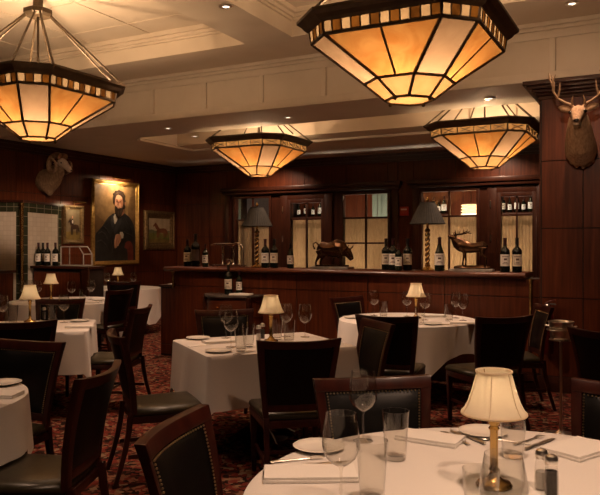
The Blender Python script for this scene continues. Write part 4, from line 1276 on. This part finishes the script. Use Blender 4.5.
fig = [A_BG,
  (A_BG2, [(0,0),(0,.62),(.12,.56),(.26,.50),(.30,.40),(.30,0)]), (A_BG2, [(.82,.30),(.80,.70),(.86,.86),(1,.90),(1,.30)]),
  (A_COAT, [(0,0),(0,.30),(.03,.36),(.09,.40),(.16,.44),(.22,.495),(.27,.54),(.34,.585),(.43,.625),(.55,.64),(.68,.645),(.76,.625),(.84,.59),(.91,.54),(.96,.48),(.985,.40),(1,.36),(1,0)]),
  (A_CHAIR, [(.72,0),(.71,.17),(.74,.24),(.80,.265),(.87,.26),(.92,.22),(.94,.15),(.94,0)]),
  (A_COAT, [(.52,0),(.52,.28),(.62,.22),(.72,.17),(.79,.15),(.80,0)]),
  (A_SHIRT, [(.46,.50),(.435,.57),(.47,.615),(.55,.625),(.60,.60),(.54,.545),(.48,.485)]),
  (A_COAT2, [(.60,.63),(.67,.61),(.63,.50),(.54,.40),(.47,.355),(.455,.395),(.51,.48),(.56,.56)]),
  (A_COAT2, [(.385,.605),(.44,.60),(.455,.52),(.445,.42),(.40,.43),(.365,.50)]),
  fold([(.08,.36),(.16,.39),(.24,.36),(.30,.29)], .012), fold([(.06,.26),(.15,.28),(.26,.22),(.32,.14)], .012), fold([(.74,.56),(.80,.50),(.84,.42)], .014),
  fold([(.84,.50),(.90,.44),(.93,.36)], .014), fold([(.36,.34),(.41,.22),(.42,.08)], .010), fold([(.70,.40),(.78,.37),(.87,.36),(.94,.33)], .012), fold([(.20,.46),(.27,.43),(.32,.38)], .012),
  (A_SKIN2, [(.54,.60),(.55,.72),(.68,.71),(.70,.635),(.62,.585)]),
  (A_SKIN, [(.48,.80),(.475,.74),(.495,.69),(.54,.66),(.60,.66),(.65,.70),(.68,.76),(.685,.83),(.65,.885),(.57,.90),(.51,.875)]),
  (A_SKIN2, [(.62,.69),(.655,.71),(.685,.77),(.685,.84),(.65,.87),(.63,.80)]),
  (A_HAIR, [(.455,.745),(.435,.79),(.425,.83),(.445,.87),(.43,.89),(.47,.905),(.485,.93),(.53,.93),(.57,.945),(.62,.935),(.68,.925),(.70,.895),(.735,.87),(.725,.83),(.745,.79),(.72,.75),(.725,.71),(.695,.69),(.68,.73),(.675,.79),(.655,.845),(.61,.87),(.55,.88),(.51,.865),(.485,.83),(.475,.785)]),
  (A_HAIR2, [(.48,.89),(.54,.915),(.61,.915),(.58,.90),(.52,.885)]), (A_HAIR2, [(.66,.905),(.70,.87),(.715,.82),(.69,.86),(.65,.885)]),
  (A_HAIR, [(.485,.735),(.475,.69),(.49,.64),(.50,.60),(.53,.585),(.55,.565),(.59,.575),(.625,.60),(.655,.645),(.675,.69),(.685,.75),(.655,.715),(.62,.70),(.585,.712),(.55,.70),(.51,.715)]),
  (A_HAIR2, [(.53,.66),(.55,.60),(.57,.59),(.565,.66)]), (A_HAIR2, [(.60,.66),(.61,.62),(.635,.65),(.63,.69)]),
  (A_SKIN2, ellipse(.725,.765,.014,.026)), (A_SKIN2, ellipse(.555,.698,.028,.006)),
  (A_SKIN2, [(.548,.79),(.535,.745),(.548,.735),(.575,.738),(.566,.75),(.562,.79)]),
  (A_HAIR, [(.495,.808),(.515,.818),(.545,.808),(.52,.812)]), (A_HAIR, [(.575,.808),(.605,.818),(.64,.806),(.605,.811)]),
  (A_SKIN2, ellipse(.52,.79,.022,.010)), (A_SKIN2, ellipse(.605,.79,.024,.010)), (A_HAIR, ellipse(.52,.79,.010,.006)), (A_HAIR, ellipse(.605,.79,.011,.006)),
  (A_SHIRT, [(.60,.385),(.65,.385),(.68,.35),(.665,.30),(.62,.295),(.60,.34)]),
  (A_SKIN, [(.50,.345),(.545,.355),(.60,.345),(.615,.30),(.60,.255),(.565,.225),(.545,.195),(.52,.20),(.505,.175),(.485,.19),(.475,.165),(.455,.20),(.465,.27)]),
  (A_SKIN2, [(.53,.30),(.55,.25),(.545,.20),(.535,.205),(.535,.25),(.518,.30)]), (A_SKIN2, [(.495,.29),(.51,.24),(.505,.185),(.495,.19),(.497,.24),(.482,.29)]),
]
picture('portrait_painting', 'large gilt-framed portrait of a bearded man in a dark coat on the left wall', P0, P1, 1.116, 2.72, .085, 'gilt', fig, True)
def horse(m, x, y, s, ride=None):
    b = [(0,.30),(.04,.42),(.20,.46),(.42,.44),(.56,.50),(.66,.66),(.70,.72),(.74,.70),(.86,.58),(.84,.53),(.76,.56),(.68,.42),(.64,.30),(.65,.02),(.61,.02),(.59,.24),(.55,.26),(.53,.02),(.49,.02),(.49,.26),(.30,.25),(.20,.22),(.18,.02),(.14,.02),(.13,.2),(.08,.16),(.07,.02),(.03,.02),(.03,.2),(-.03,.10),(-.05,.30)]
    return (m, [(x + s*(-u if s < 0 else u)*(1 if s > 0 else -1), y + abs(s)*v*1.0) for u, v in b])
def horse_layers(m, x, y, sx, sy):
    body = [(0,.33),(.03,.44),(.20,.47),(.42,.45),(.56,.50),(.64,.32),(.60,.26),(.45,.24),(.22,.25),(.06,.24)]
    neck = [(.48,.47),(.62,.66),(.70,.74),(.74,.70),(.86,.58),(.84,.53),(.76,.57),(.66,.40)]
    out = [(m, [(x+u*sx, y+v*sy) for u, v in q]) for q in (body, neck)]
    for lx in (.05,.16,.50,.60):
        out.append((m, [(x+(lx-.022)*sx, y), (x+(lx+.022)*sx, y), (x+(lx+.045)*sx, y+.30*sy), (x+(lx-.045)*sx, y+.30*sy)]))
    out.append((m, [(x+.02*sx, y+.42*sy), (x-.05*sx, y+.30*sy), (x-.06*sx, y+.12*sy), (x-.02*sx, y+.16*sy), (x+.03*sx, y+.34*sy)]))
    return out
P0, P1 = Yw(144), Yw(174)
picture('horse_painting', 'bronze-gilt framed painting of a chestnut horse on green grass, right of the portrait', P0, P1, 1.40, 2.20, .15, 'gilt_dark',
  [A_SKY, (A_GRASS, [(0,0),(0,.40),(.3,.42),(.6,.38),(1,.42),(1,0)]), (A_TREE, [(0,.40),(0,.52),(.15,.54),(.3,.48),(.5,.50),(.7,.46),(1,.50),(1,.42),(.5,.38)]),
   (A_GOLD, [(0,0),(0,.13),(.5,.17),(1,.12),(1,0)])] + horse_layers(A_HORSE, .85, .2, -.75, .85))
P0, P1 = Yw(61.5), Yw(83)
picture('horse_and_rider_painting', 'small dark framed painting of a horse with rider, left of the portrait', P0+.03, P1, 1.52, 2.20, .075, 'gilt_dark',
  [A_DUSK, (A_GOLD, [(0,0),(0,.25),(.5,.28),(1,.24),(1,0)])] + horse_layers(A_BAY, .90, .16, -.85, .75) +
  [(A_BAY, [(.40,.48),(.38,.62),(.46,.72),(.54,.62),(.54,.48)]), (A_SHIRT, [(.42,.55),(.41,.62),(.47,.66),(.52,.62),(.50,.54)]), (A_SKIN, ellipse(.46,.74,.035,.045))], True)

# ================================================================ tiled bay and bar at the left
mb = MB()
TC, TW, TL_ = (-8.90,7.72), (-9.25,8.86), (-9.30,7.513)
mb.poly([TL_, TC, TW, (-9.30,8.86)], 0, 2.17, 0)
def strip(p, q, f0, f1, z0, z1, d, m):
    a = Vector((*p,0)).lerp(Vector((*q,0)), f0); b = Vector((*p,0)).lerp(Vector((*q,0)), f1)
    t = (Vector((*q,0))-Vector((*p,0))).normalized(); n = Vector((t.y,-t.x,0))
    mb.hexa([(a.x,a.y,z0),(b.x,b.y,z0),(b.x+n.x*d,b.y+n.y*d,z0),(a.x+n.x*d,a.y+n.y*d,z0),
             (a.x,a.y,z1),(b.x,b.y,z1),(b.x+n.x*d,b.y+n.y*d,z1),(a.x+n.x*d,a.y+n.y*d,z1)], m)
for p, q, fl in ((TC,TW,False),(TL_,TC,True)):
    strip(p,q,0,1,2.02,2.17,.006,1)
    if fl: strip(p,q,.80,1,0,2.02,.006,1)
    else: strip(p,q,0,.13,0,2.02,.006,1); strip(p,q,.90,1,0,2.02,.006,1)
    strip(p,q,-.02,1.02,2.17,2.205,.03,2)
struct(mb.build('wall_tiled_bay', [M['tile'], M['tile_green'], M['frame_wood']], smooth=0))
o = thing('corner_post', 'upright brass corner post on the tiled bay at left', 'post', (TC[0]+.045, TC[1]-.045, 0))
MB().lathe([(.04,0),(.04,.03),(.03,.05),(.028,2.09),(.034,2.10),(.034,2.16),(.001,2.165)], 16).build('tube', M['brass'], o)

BX0, BX1, BY = -8.93, -7.72, 7.90
o = thing('back_bar', 'dark mahogany bar counter with brass end before the tiled bay', 'bar counter', (0,0,0))
bb = MB().box(BX0+.02, BX1, BY+.05, BY+.36, .0, 1.13)
panels(bb, 'x', BY+.05, BX0+.04, BX1-.14, [-8.45,-8.05], [.12,1.08], -1)
bb.build('bar_body', GP, o, smooth=0)
MB().box(BX0, BX1+.03, BY, BY+.38, 1.131, 1.172).build('bar_top', M['frame_wood'], o, bevel=.01)
MB().box(BX1-.13, BX1+.012, BY+.015, BY+.049, 0, 1.129).build('end_pilaster', M['frame_wood'], o, bevel=.006)
MB().box(BX1-.155, BX1-.135, BY+.02, BY+.049, .1, 1.10).build('brass_strip', M['brass'], o)
o = thing('service_bar', 'dark wooden service counter at the extreme left edge before the tiles', 'bar counter', (0,0,0))
MB().box(-9.25, -8.27, 6.72, 7.02, 0, 1.10).build('bar_body', M['panel'], o, smooth=0)
MB().box(-9.27, -8.24, 6.68, 7.05, 1.101, 1.14).build('bar_top', M['frame_wood'], o, bevel=.01)
def onbar(x, Y): return Xat(x, Y)
for key, x, Y, lab in (('magw',38.5,8.02,'leftmost wine bottle on the bar before the tiles'),('mag',43,8.16,'second wine bottle on the bar before the tiles, set back'),
                       ('magw',47.5,8.04,'third wine bottle on the bar before the tiles'),('magw',55.5,8.05,'rightmost wine bottle on the bar before the tiles, by the glass case')):
    bottle(key, onbar(x,Y), Y, 1.1725, lab, 'wine bottles on the tiled bar')
x0, x1 = Xat(60.5,8.0), Xat(83,8.0)
o = thing('glass_display_case', 'white-edged glass display case on the left bar below the small horse painting', 'display case', ((x0+x1)/2, 8.10, 1.1725))
w = (x1-x0)/2; d = .09; h = .30
fr = MB()
R_ = .009
pts = {}
for y in (-d, d):
    seq = [(-w,y,R_),(-w,y,h),(w*.62,y,h),(w,y,h*.62),(w,y,R_),(-w,y,R_)]
    for p, q in zip(seq, seq[1:]): fr.tube([p,q], R_, 6)
for x, z in ((-w,h),(w*.62,h),(w,h*.62),(w,R_),(-w,R_)): fr.tube([(x,-d,z),(x,d,z)], R_, 6)
fr.build('frame', mat('white_painted_metal', (.36,.34,.30), .4), o, smooth=0)
MB().box(-w,w*.62,-d,d,h-.003,h+.003).build('top_glass', M['pane'], o, smooth=0)
MB().box(-w+.01,w-.01,-d-.002,-d+.002,.02,h*.62).build('front_glass', M['pane'], o, smooth=0)
MB().box(-w+.01,w-.01,-d*.6,d*.6,.15,.156).build('glass_shelf', M['pane'], o, smooth=0)

# ================================================================ bow-front cabinet with bottles
X0, Yc = Xat(238.5,7.56), 7.545
o = thing('bow_front_cabinet', 'half-round mahogany cabinet with grey stone top against the partition', 'cabinet', (X0, Yc, 0))
def bow(r, d, n=24): return [(-r*cos(pi*i/n), -d*sin(pi*i/n)**.8) for i in range(n+1)]
MB().poly(bow(.36,.40), .12, .855).build('body', M['panel'], o, smooth=40)
MB().poly(bow(.395,.44), .856, .886).build('stone_top', M['marble_dark'], o, smooth=40, bevel=.006)
MB().poly(bow(.375,.42), .06, .119).build('plinth', M['frame_wood'], o, smooth=40)
MB().poly(bow(.368,.41), .60, .615).build('moulding', M['frame_wood'], o, smooth=40)
def bowface(r, d, a0, a1, z0, z1, t):
    f = lambda k: (lambda u, v: (-(r+k)*cos(a0+(a1-a0)*u), -(d+k)*abs(sin(a0+(a1-a0)*u))**.8, z0+(z1-z0)*v))
    return MB().solidgrid(f(0), f(t), 14, 1)
dr = bowface(.36,.40, radians(35), radians(145), .64, .83, .012).build('drawer', M['panel_h'], o)
MB().ball((-.02,-.43,.735), .017, 12, 8).build('knob', M['brass'], dr)
for a0, a1 in ((35,89),(91,145)):
    dd = bowface(.36,.40, radians(a0), radians(a1), .14, .585, .012).build('door', M['panel'], o)
    MB().ball((-.02 if a0 < 50 else .02,-.428,.38), .013, 12, 8).build('knob', M['brass'], dd)
for sg in (-1,1):
    MB().lathe([(.028,0),(.032,.05),(.030,.12),(.030,.80),(.036,.82),(.034,.855)], 14, c=(sg*.315,-.26,0)).build('pilaster', M['frame_wood'], o)
bottle('mag', X0-.01, Yc-.20, .8865, 'tall wine bottle on the stone-topped bow-front cabinet', 'wine bottles on the bow-front cabinet')
bottle('reg', X0+.11, Yc-.14, .8865, 'short white-labelled wine bottle on the stone-topped bow-front cabinet', 'wine bottles on the bow-front cabinet')
o = place('napkin_cab', make_napkin(.26,.16), 'folded white napkin on the bow-front cabinet beside two bottles', 'napkin', (X0+.20, Yc-.24, .8865), .1, 'folded white napkins')
tag(MB().box(-.06,.06,-.05,.05,0,.012).build('folded_cloth', M['napkin'], bevel=.004, loc=(PX0-.10, PY+.12, .9605)), 'small white folded cloth on the low cabinet left of the partition', 'cloth')

# ================================================================ ice bucket, extinguisher, alarm
bx, by = cw(2.05,5.5)
o = thing('ice_bucket_stand', 'slim polished stand holding an ice bucket at the right by the column', 'stand', (bx,by,0))
MB().lathe([(.14,0),(.14,.008),(.05,.025),(.014,.05)], 28).build('base', M['steel'], o)
MB().tube([(0,0,.04),(0,0,.752)], .011, 12).build('pole', M['steel'], o)
MB().lathe([(.02,.745),(.09,.752),(.09,.759),(.02,.759)], 24).build('tray', M['steel'], o)
rg = [[((.104+.006*cos(2*pi*j/8))*cos(2*pi*i/28), (.104+.006*cos(2*pi*j/8))*sin(2*pi*i/28), .835+.006*sin(2*pi*j/8)) for i in range(28)] for j in range(9)]
MB().rings(rg, 0, False, False).build('ring', M['steel'], o)
for k in range(3):
    a = k*2*pi/3; MB().tube([(.085*cos(a),.085*sin(a),.755),(.104*cos(a),.104*sin(a),.83)], .004, 6).build('arm', M['steel'], o)
o = thing('ice_bucket', 'polished silver ice bucket sitting in the stand beside the right-hand chairs', 'ice bucket', (bx,by,.7595))
MB().lathe([(.001,0),(.07,0),(.078,.01),(.09,.12),(.098,.135),(.1,.14),(.097,.143),(.088,.135),(.086,.12),(.074,.012),(.001,.008)], 32, cap0=False, cap1=False).build('bowl', M['steel'], o, smooth=60)
for s in (-1,1):
    MB().tube([(s*.086,-.02,.10),(s*.115,-.018,.105),(s*.115,.018,.105),(s*.086,.02,.10)], .005, 6).build('handle', M['steel'], o)
ex = (Xat(547,7.45), 7.455)
o = thing('wall_mounted_fire_extinguisher', 'red fire extinguisher hanging on the panelled column behind the side-on chair', 'fire extinguisher', (ex[0],ex[1],.40))
MB().lathe([(.001,0),(.06,.0),(.068,.015),(.068,.36),(.06,.40),(.035,.43),(.022,.44),(.022,.46)], 24).build('cylinder', M['deep_red'], o)
MB().lathe([(.024,.45),(.026,.49),(.018,.50)], 14).build('valve', M['steel'], o)
MB().tube([(-.02,0,.495),(.03,0,.505),(.085,0,.50)], [(.006,.012)]*3, 8).build('carry_handle', M['black'], o)
MB().tube([(-.02,0,.51),(.03,0,.535),(.08,0,.545)], [(.005,.012)]*3, 8).build('lever', M['deep_red'], o)
MB().tube([(-.02,0,.48),(-.07,-.01,.46),(-.085,-.02,.36),(-.078,-.02,.18)], .010, 8).build('hose', M['black'], o)
MB().box(-.03,.03,.064,.084,.25,.33).build('bracket', M['steel'], o)
al = (Xat(404.3,YB-.03), YB-.012)
o = thing('wall_mounted_fire_alarm', 'small square red fire alarm box on the dark back wall', 'fire alarm', (al[0],al[1],2.03))
MB().box(-.082,.082,-.045,0,0,.165).build('housing', M['red'], o, bevel=.008)
MB().box(-.055,.055,-.050,-.0455,.10,.125).build('white_band', M['red_text'], o, smooth=0)
MB().box(-.04,.04,-.058,-.0455,.045,.065).build('pull_bar', M['red'], o, bevel=.003)

# ---- things glimpsed in the room beyond the glass
M['room_lamp'] = mat('lit_glass_shade_beyond', (.9,.8,.6), .4, emit=(1,.62,.28), es=1.0)
def beyond(x, z, Y): return (Xat(x, Y), Y, z)
for x, Y, z, lab in ((471,13.2,2.16,'lit striped glass lamp seen through the pane above the elk'),(268,13.6,2.22,'small lit lamp seen through the pane left of the door')):
    o = thing('hanging_pendant_lamp', lab, 'pendant lamp', (Xat(x,Y),Y,z), 0, 'pendant lamps beyond the glass')
    k = 1 if x > 400 else .4
    for j in range(4):
        MB().lathe([(.16*k,-.10*k+.055*j*k),(.19*k,-.075*k+.055*j*k),(.16*k,-.06*k+.055*j*k)], 20).build('glass_ring', M['room_lamp'], o)
    MB().tube([(0,0,.10*k),(0,0,2.9-z)], .008, 6).build('hanging_rod', M['bronze_metal'], o)
for x0, x1, lab in ((500,534,'wall shelf of bottles seen through the top panes of the right-hand door'),(290,323,'wall shelf of bottles seen through the top panes of the left-hand door'),(421,447,'wall shelf of bottles seen through the top pane above the right twisted lamp')):
    Y = 14.40; a, b = Xat(x0,Y), Xat(x1,Y)
    o = thing('wall_shelf', lab, 'shelf', ((a+b)/2, Y, 2.12), 0, 'bottle shelves beyond the glass')
    MB().box(-(b-a)/2-.05,(b-a)/2+.05,-.12,.135,0,.03).build('shelf_board', M['frame_wood'], o, bevel=.004)
    for q in (-1,1): MB().box(q*(b-a)/2-.015,q*(b-a)/2+.015,-.08,.135,-.10,-.001).build('bracket', M['brass'], o)
    n = 5
    nm = {500:'right-hand door top panes',290:'left-hand door top panes',421:'pane above the right twisted lamp'}[x0]
    for k in range(n):
        bottle(('mag','burgs','magw','reg','burg')[k], a+.06+(b-a-.12)*k/(n-1), Y-.02, 2.1505, 'bottle in the row on the shelf behind the ' + nm, 'bottles on the shelf seen through the ' + nm)
    light('shelf_light', 'POINT', ((a+b)/2, Y-.45, 2.75), 2.2, (1,.66,.36), shadow_soft_size=.04)
M['teal'] = mat('grey_green_painted_door', (.20,.25,.20), .5)
for x0, x1, Y, lab in ((372,392,13.9,'grey-green panelled screen seen through the pane above the four bottles'),(236,249,13.9,'grey-green panelled screen seen through the far left pane')):
    a, b = Xat(x0,Y), Xat(x1,Y)
    o = thing('folding_screen', lab, 'screen', (0,0,0), 0, 'screens beyond the glass')
    n = 4
    for k in range(n):
        MB().box(a+(b-a)*k/n+.004, a+(b-a)*(k+1)/n-.004, Y+.02*(k%2), Y+.03+.02*(k%2), 0, 2.6).build('screen_leaf', M['teal'], o, bevel=.004)

# ================================================================ light
WARM = (1, .63, .42)
for k, (x, y, z, s) in enumerate(LAMPS):
    light('chandelier_bulbs', 'POINT', (x,y,z+.24*s), (60,60,26,26)[k], (1,.64,.35), shadow_soft_size=.08)
    light('chandelier_bulbs', 'POINT', (x,y,z+.50*s), (62,62,20,20)[k], (1,.66,.38), shadow_soft_size=.06)
for x, y, z in TL:
    light('table_lamp_bulb', 'POINT', (x,y,z+.285), 1.9, (1,.74,.46), shadow_soft_size=.016)
def spot(x, y, z, e, tx=None, ty=None, tz=.75, ang=80, col=WARM, soft=.05):
    o = light('downlight_and_fill_beam', 'SPOT', (x,y,z-.03), e, col, spot_size=radians(ang), spot_blend=.7, shadow_soft_size=soft)
    if tx is not None:
        o.rotation_euler = Vector((tx-x, ty-y, tz-z)).to_track_quat('-Z','Y').to_euler()
for k, (x, y, z) in enumerate(DL): spot(x, y, z, (110,85,110,90,90,60)[k])
for x, y, z, lab in ((-.4,2.0,ZM,'unseen fill downlight added over the front round table'),(-3.4,1.9,ZM,'unseen fill downlight added over the lower left corner table'),(.6,1.2,ZM,'second unseen fill downlight added over the front round table'),
        (-3.86,4.0,ZM,'unseen fill downlight added over the middle square table'),(-3.86,5.05,ZM,'unseen accent light added in the cross beam between the large chandeliers'),
        (Xat(262,11.3),11.3,ZS,'unseen wall washer added behind the chandelier left of the bull'),(Xat(487,11.3),11.3,ZS,'unseen wall washer added behind the chandelier by the deer column')):
    downlight(lab, x, y, z)  # added fixtures out of view, holding the fill beams below
spot(-.4,2.0,ZM,170,-.3,2.2,soft=.12); spot(.6,1.2,ZM,170,-.3,2.1,soft=.12); spot(-3.4,1.9,ZM,90); spot(-3.86,4.0,ZM,110,-2.9,4.5)  # fill beams added from the unseen fixtures to brighten the tables
spot(-3.86,5.05,ZM,150,-2.3,6.74,ang=50); spot(-3.86,5.05,ZM,100,-5.3,4.85,ang=55); spot(-3.86,5.05,ZM,150,-7.2,6.9,ang=34)  # added accent beams on the right, left and far left tables
spot(-3.86,5.05,ZM,750,-9.0,8.15,1.55,ang=21); spot(-.4,2.0,ZM,170,-.7,7.4,2.3,ang=32); spot(-3.86,5.05,ZM,200,-4.75,7.4,.75,ang=32); spot(-3.86,5.05,ZM,120,-8.85,8.45,2.75,ang=10); spot(-3.86,5.05,ZM,110,-2.6,7.5,.7,ang=45)  # added accent beams on tiles, deer, cabinet, ram and partition
spot(DL[2][0],DL[2][1],ZS,90,-8.4,9.4,ang=50); spot(DL[2][0],DL[2][1],ZS,170,-9.27,11.55,1.8,ang=17)  # extra beams added at the portrait downlight for farthest table and horse painting
for px in (262,487): spot(Xat(px,11.3),11.3,ZS,85,Xat(px+15,12.1),12.1,1.2,ang=120)  # added wash from unseen fixtures to lift the back wall and curtains
# picture lamps
def aim(o, t): o.rotation_euler = (Vector(t)-o.location).to_track_quat('-Z','Y').to_euler()
pc = (Yw(91.5)+Yw(138.3))/2
o = light('portrait_light', 'AREA', (XL+.20, pc, 2.735), 9, (1,.70,.42), shape='RECTANGLE', size=.4, size_y=.03); aim(o, (XL, pc, 2.2))
o = light('picture_light_beam', 'AREA', (XL+.19, (Yw(61.5)+Yw(83))/2, 2.235), 2.2, (1,.70,.42), shape='RECTANGLE', size=.25, size_y=.02); aim(o, (XL, (Yw(61.5)+Yw(83))/2, 1.9))
# unseen lights added behind the curtains to brighten the lace
for px in (253,306,366,435,465,517):
    light('beyond_light', 'POINT', (Xat(px,12.95),12.95,1.15), 58, (1,.84,.68), shadow_soft_size=.12)
W = bpy.data.worlds.new('World'); SC.world = W; W.use_nodes = True
W.node_tree.nodes['Background'].inputs[0].default_value = (0,0,0,1)

# ================================================================ camera
cd = bpy.data.cameras.new('camera'); cam = bpy.data.objects.new('camera', cd); COL.objects.link(cam)
cam.location = (0,0,CAMZ); cam.rotation_euler = (radians(90), 0, YAW)
cd.sensor_width = 36; cd.lens = 36*FPX/600; cd.shift_y = -2.5/600; cd.clip_start = .05
SC.camera = cam
SC.view_settings.view_transform = 'Standard'; SC.view_settings.look = 'None'
SC.view_settings.gamma = 1; SC.view_settings.use_curve_mapping = False
SC.view_settings.exposure = .35
SC.cycles.use_denoising = True
SC.cycles.max_bounces = 10; SC.cycles.diffuse_bounces = 4; SC.cycles.glossy_bounces = 4; SC.cycles.transparent_max_bounces = 24
SC.cycles.caustics_reflective = False; SC.cycles.caustics_refractive = False
SC.cycles.sample_clamp_indirect = 4
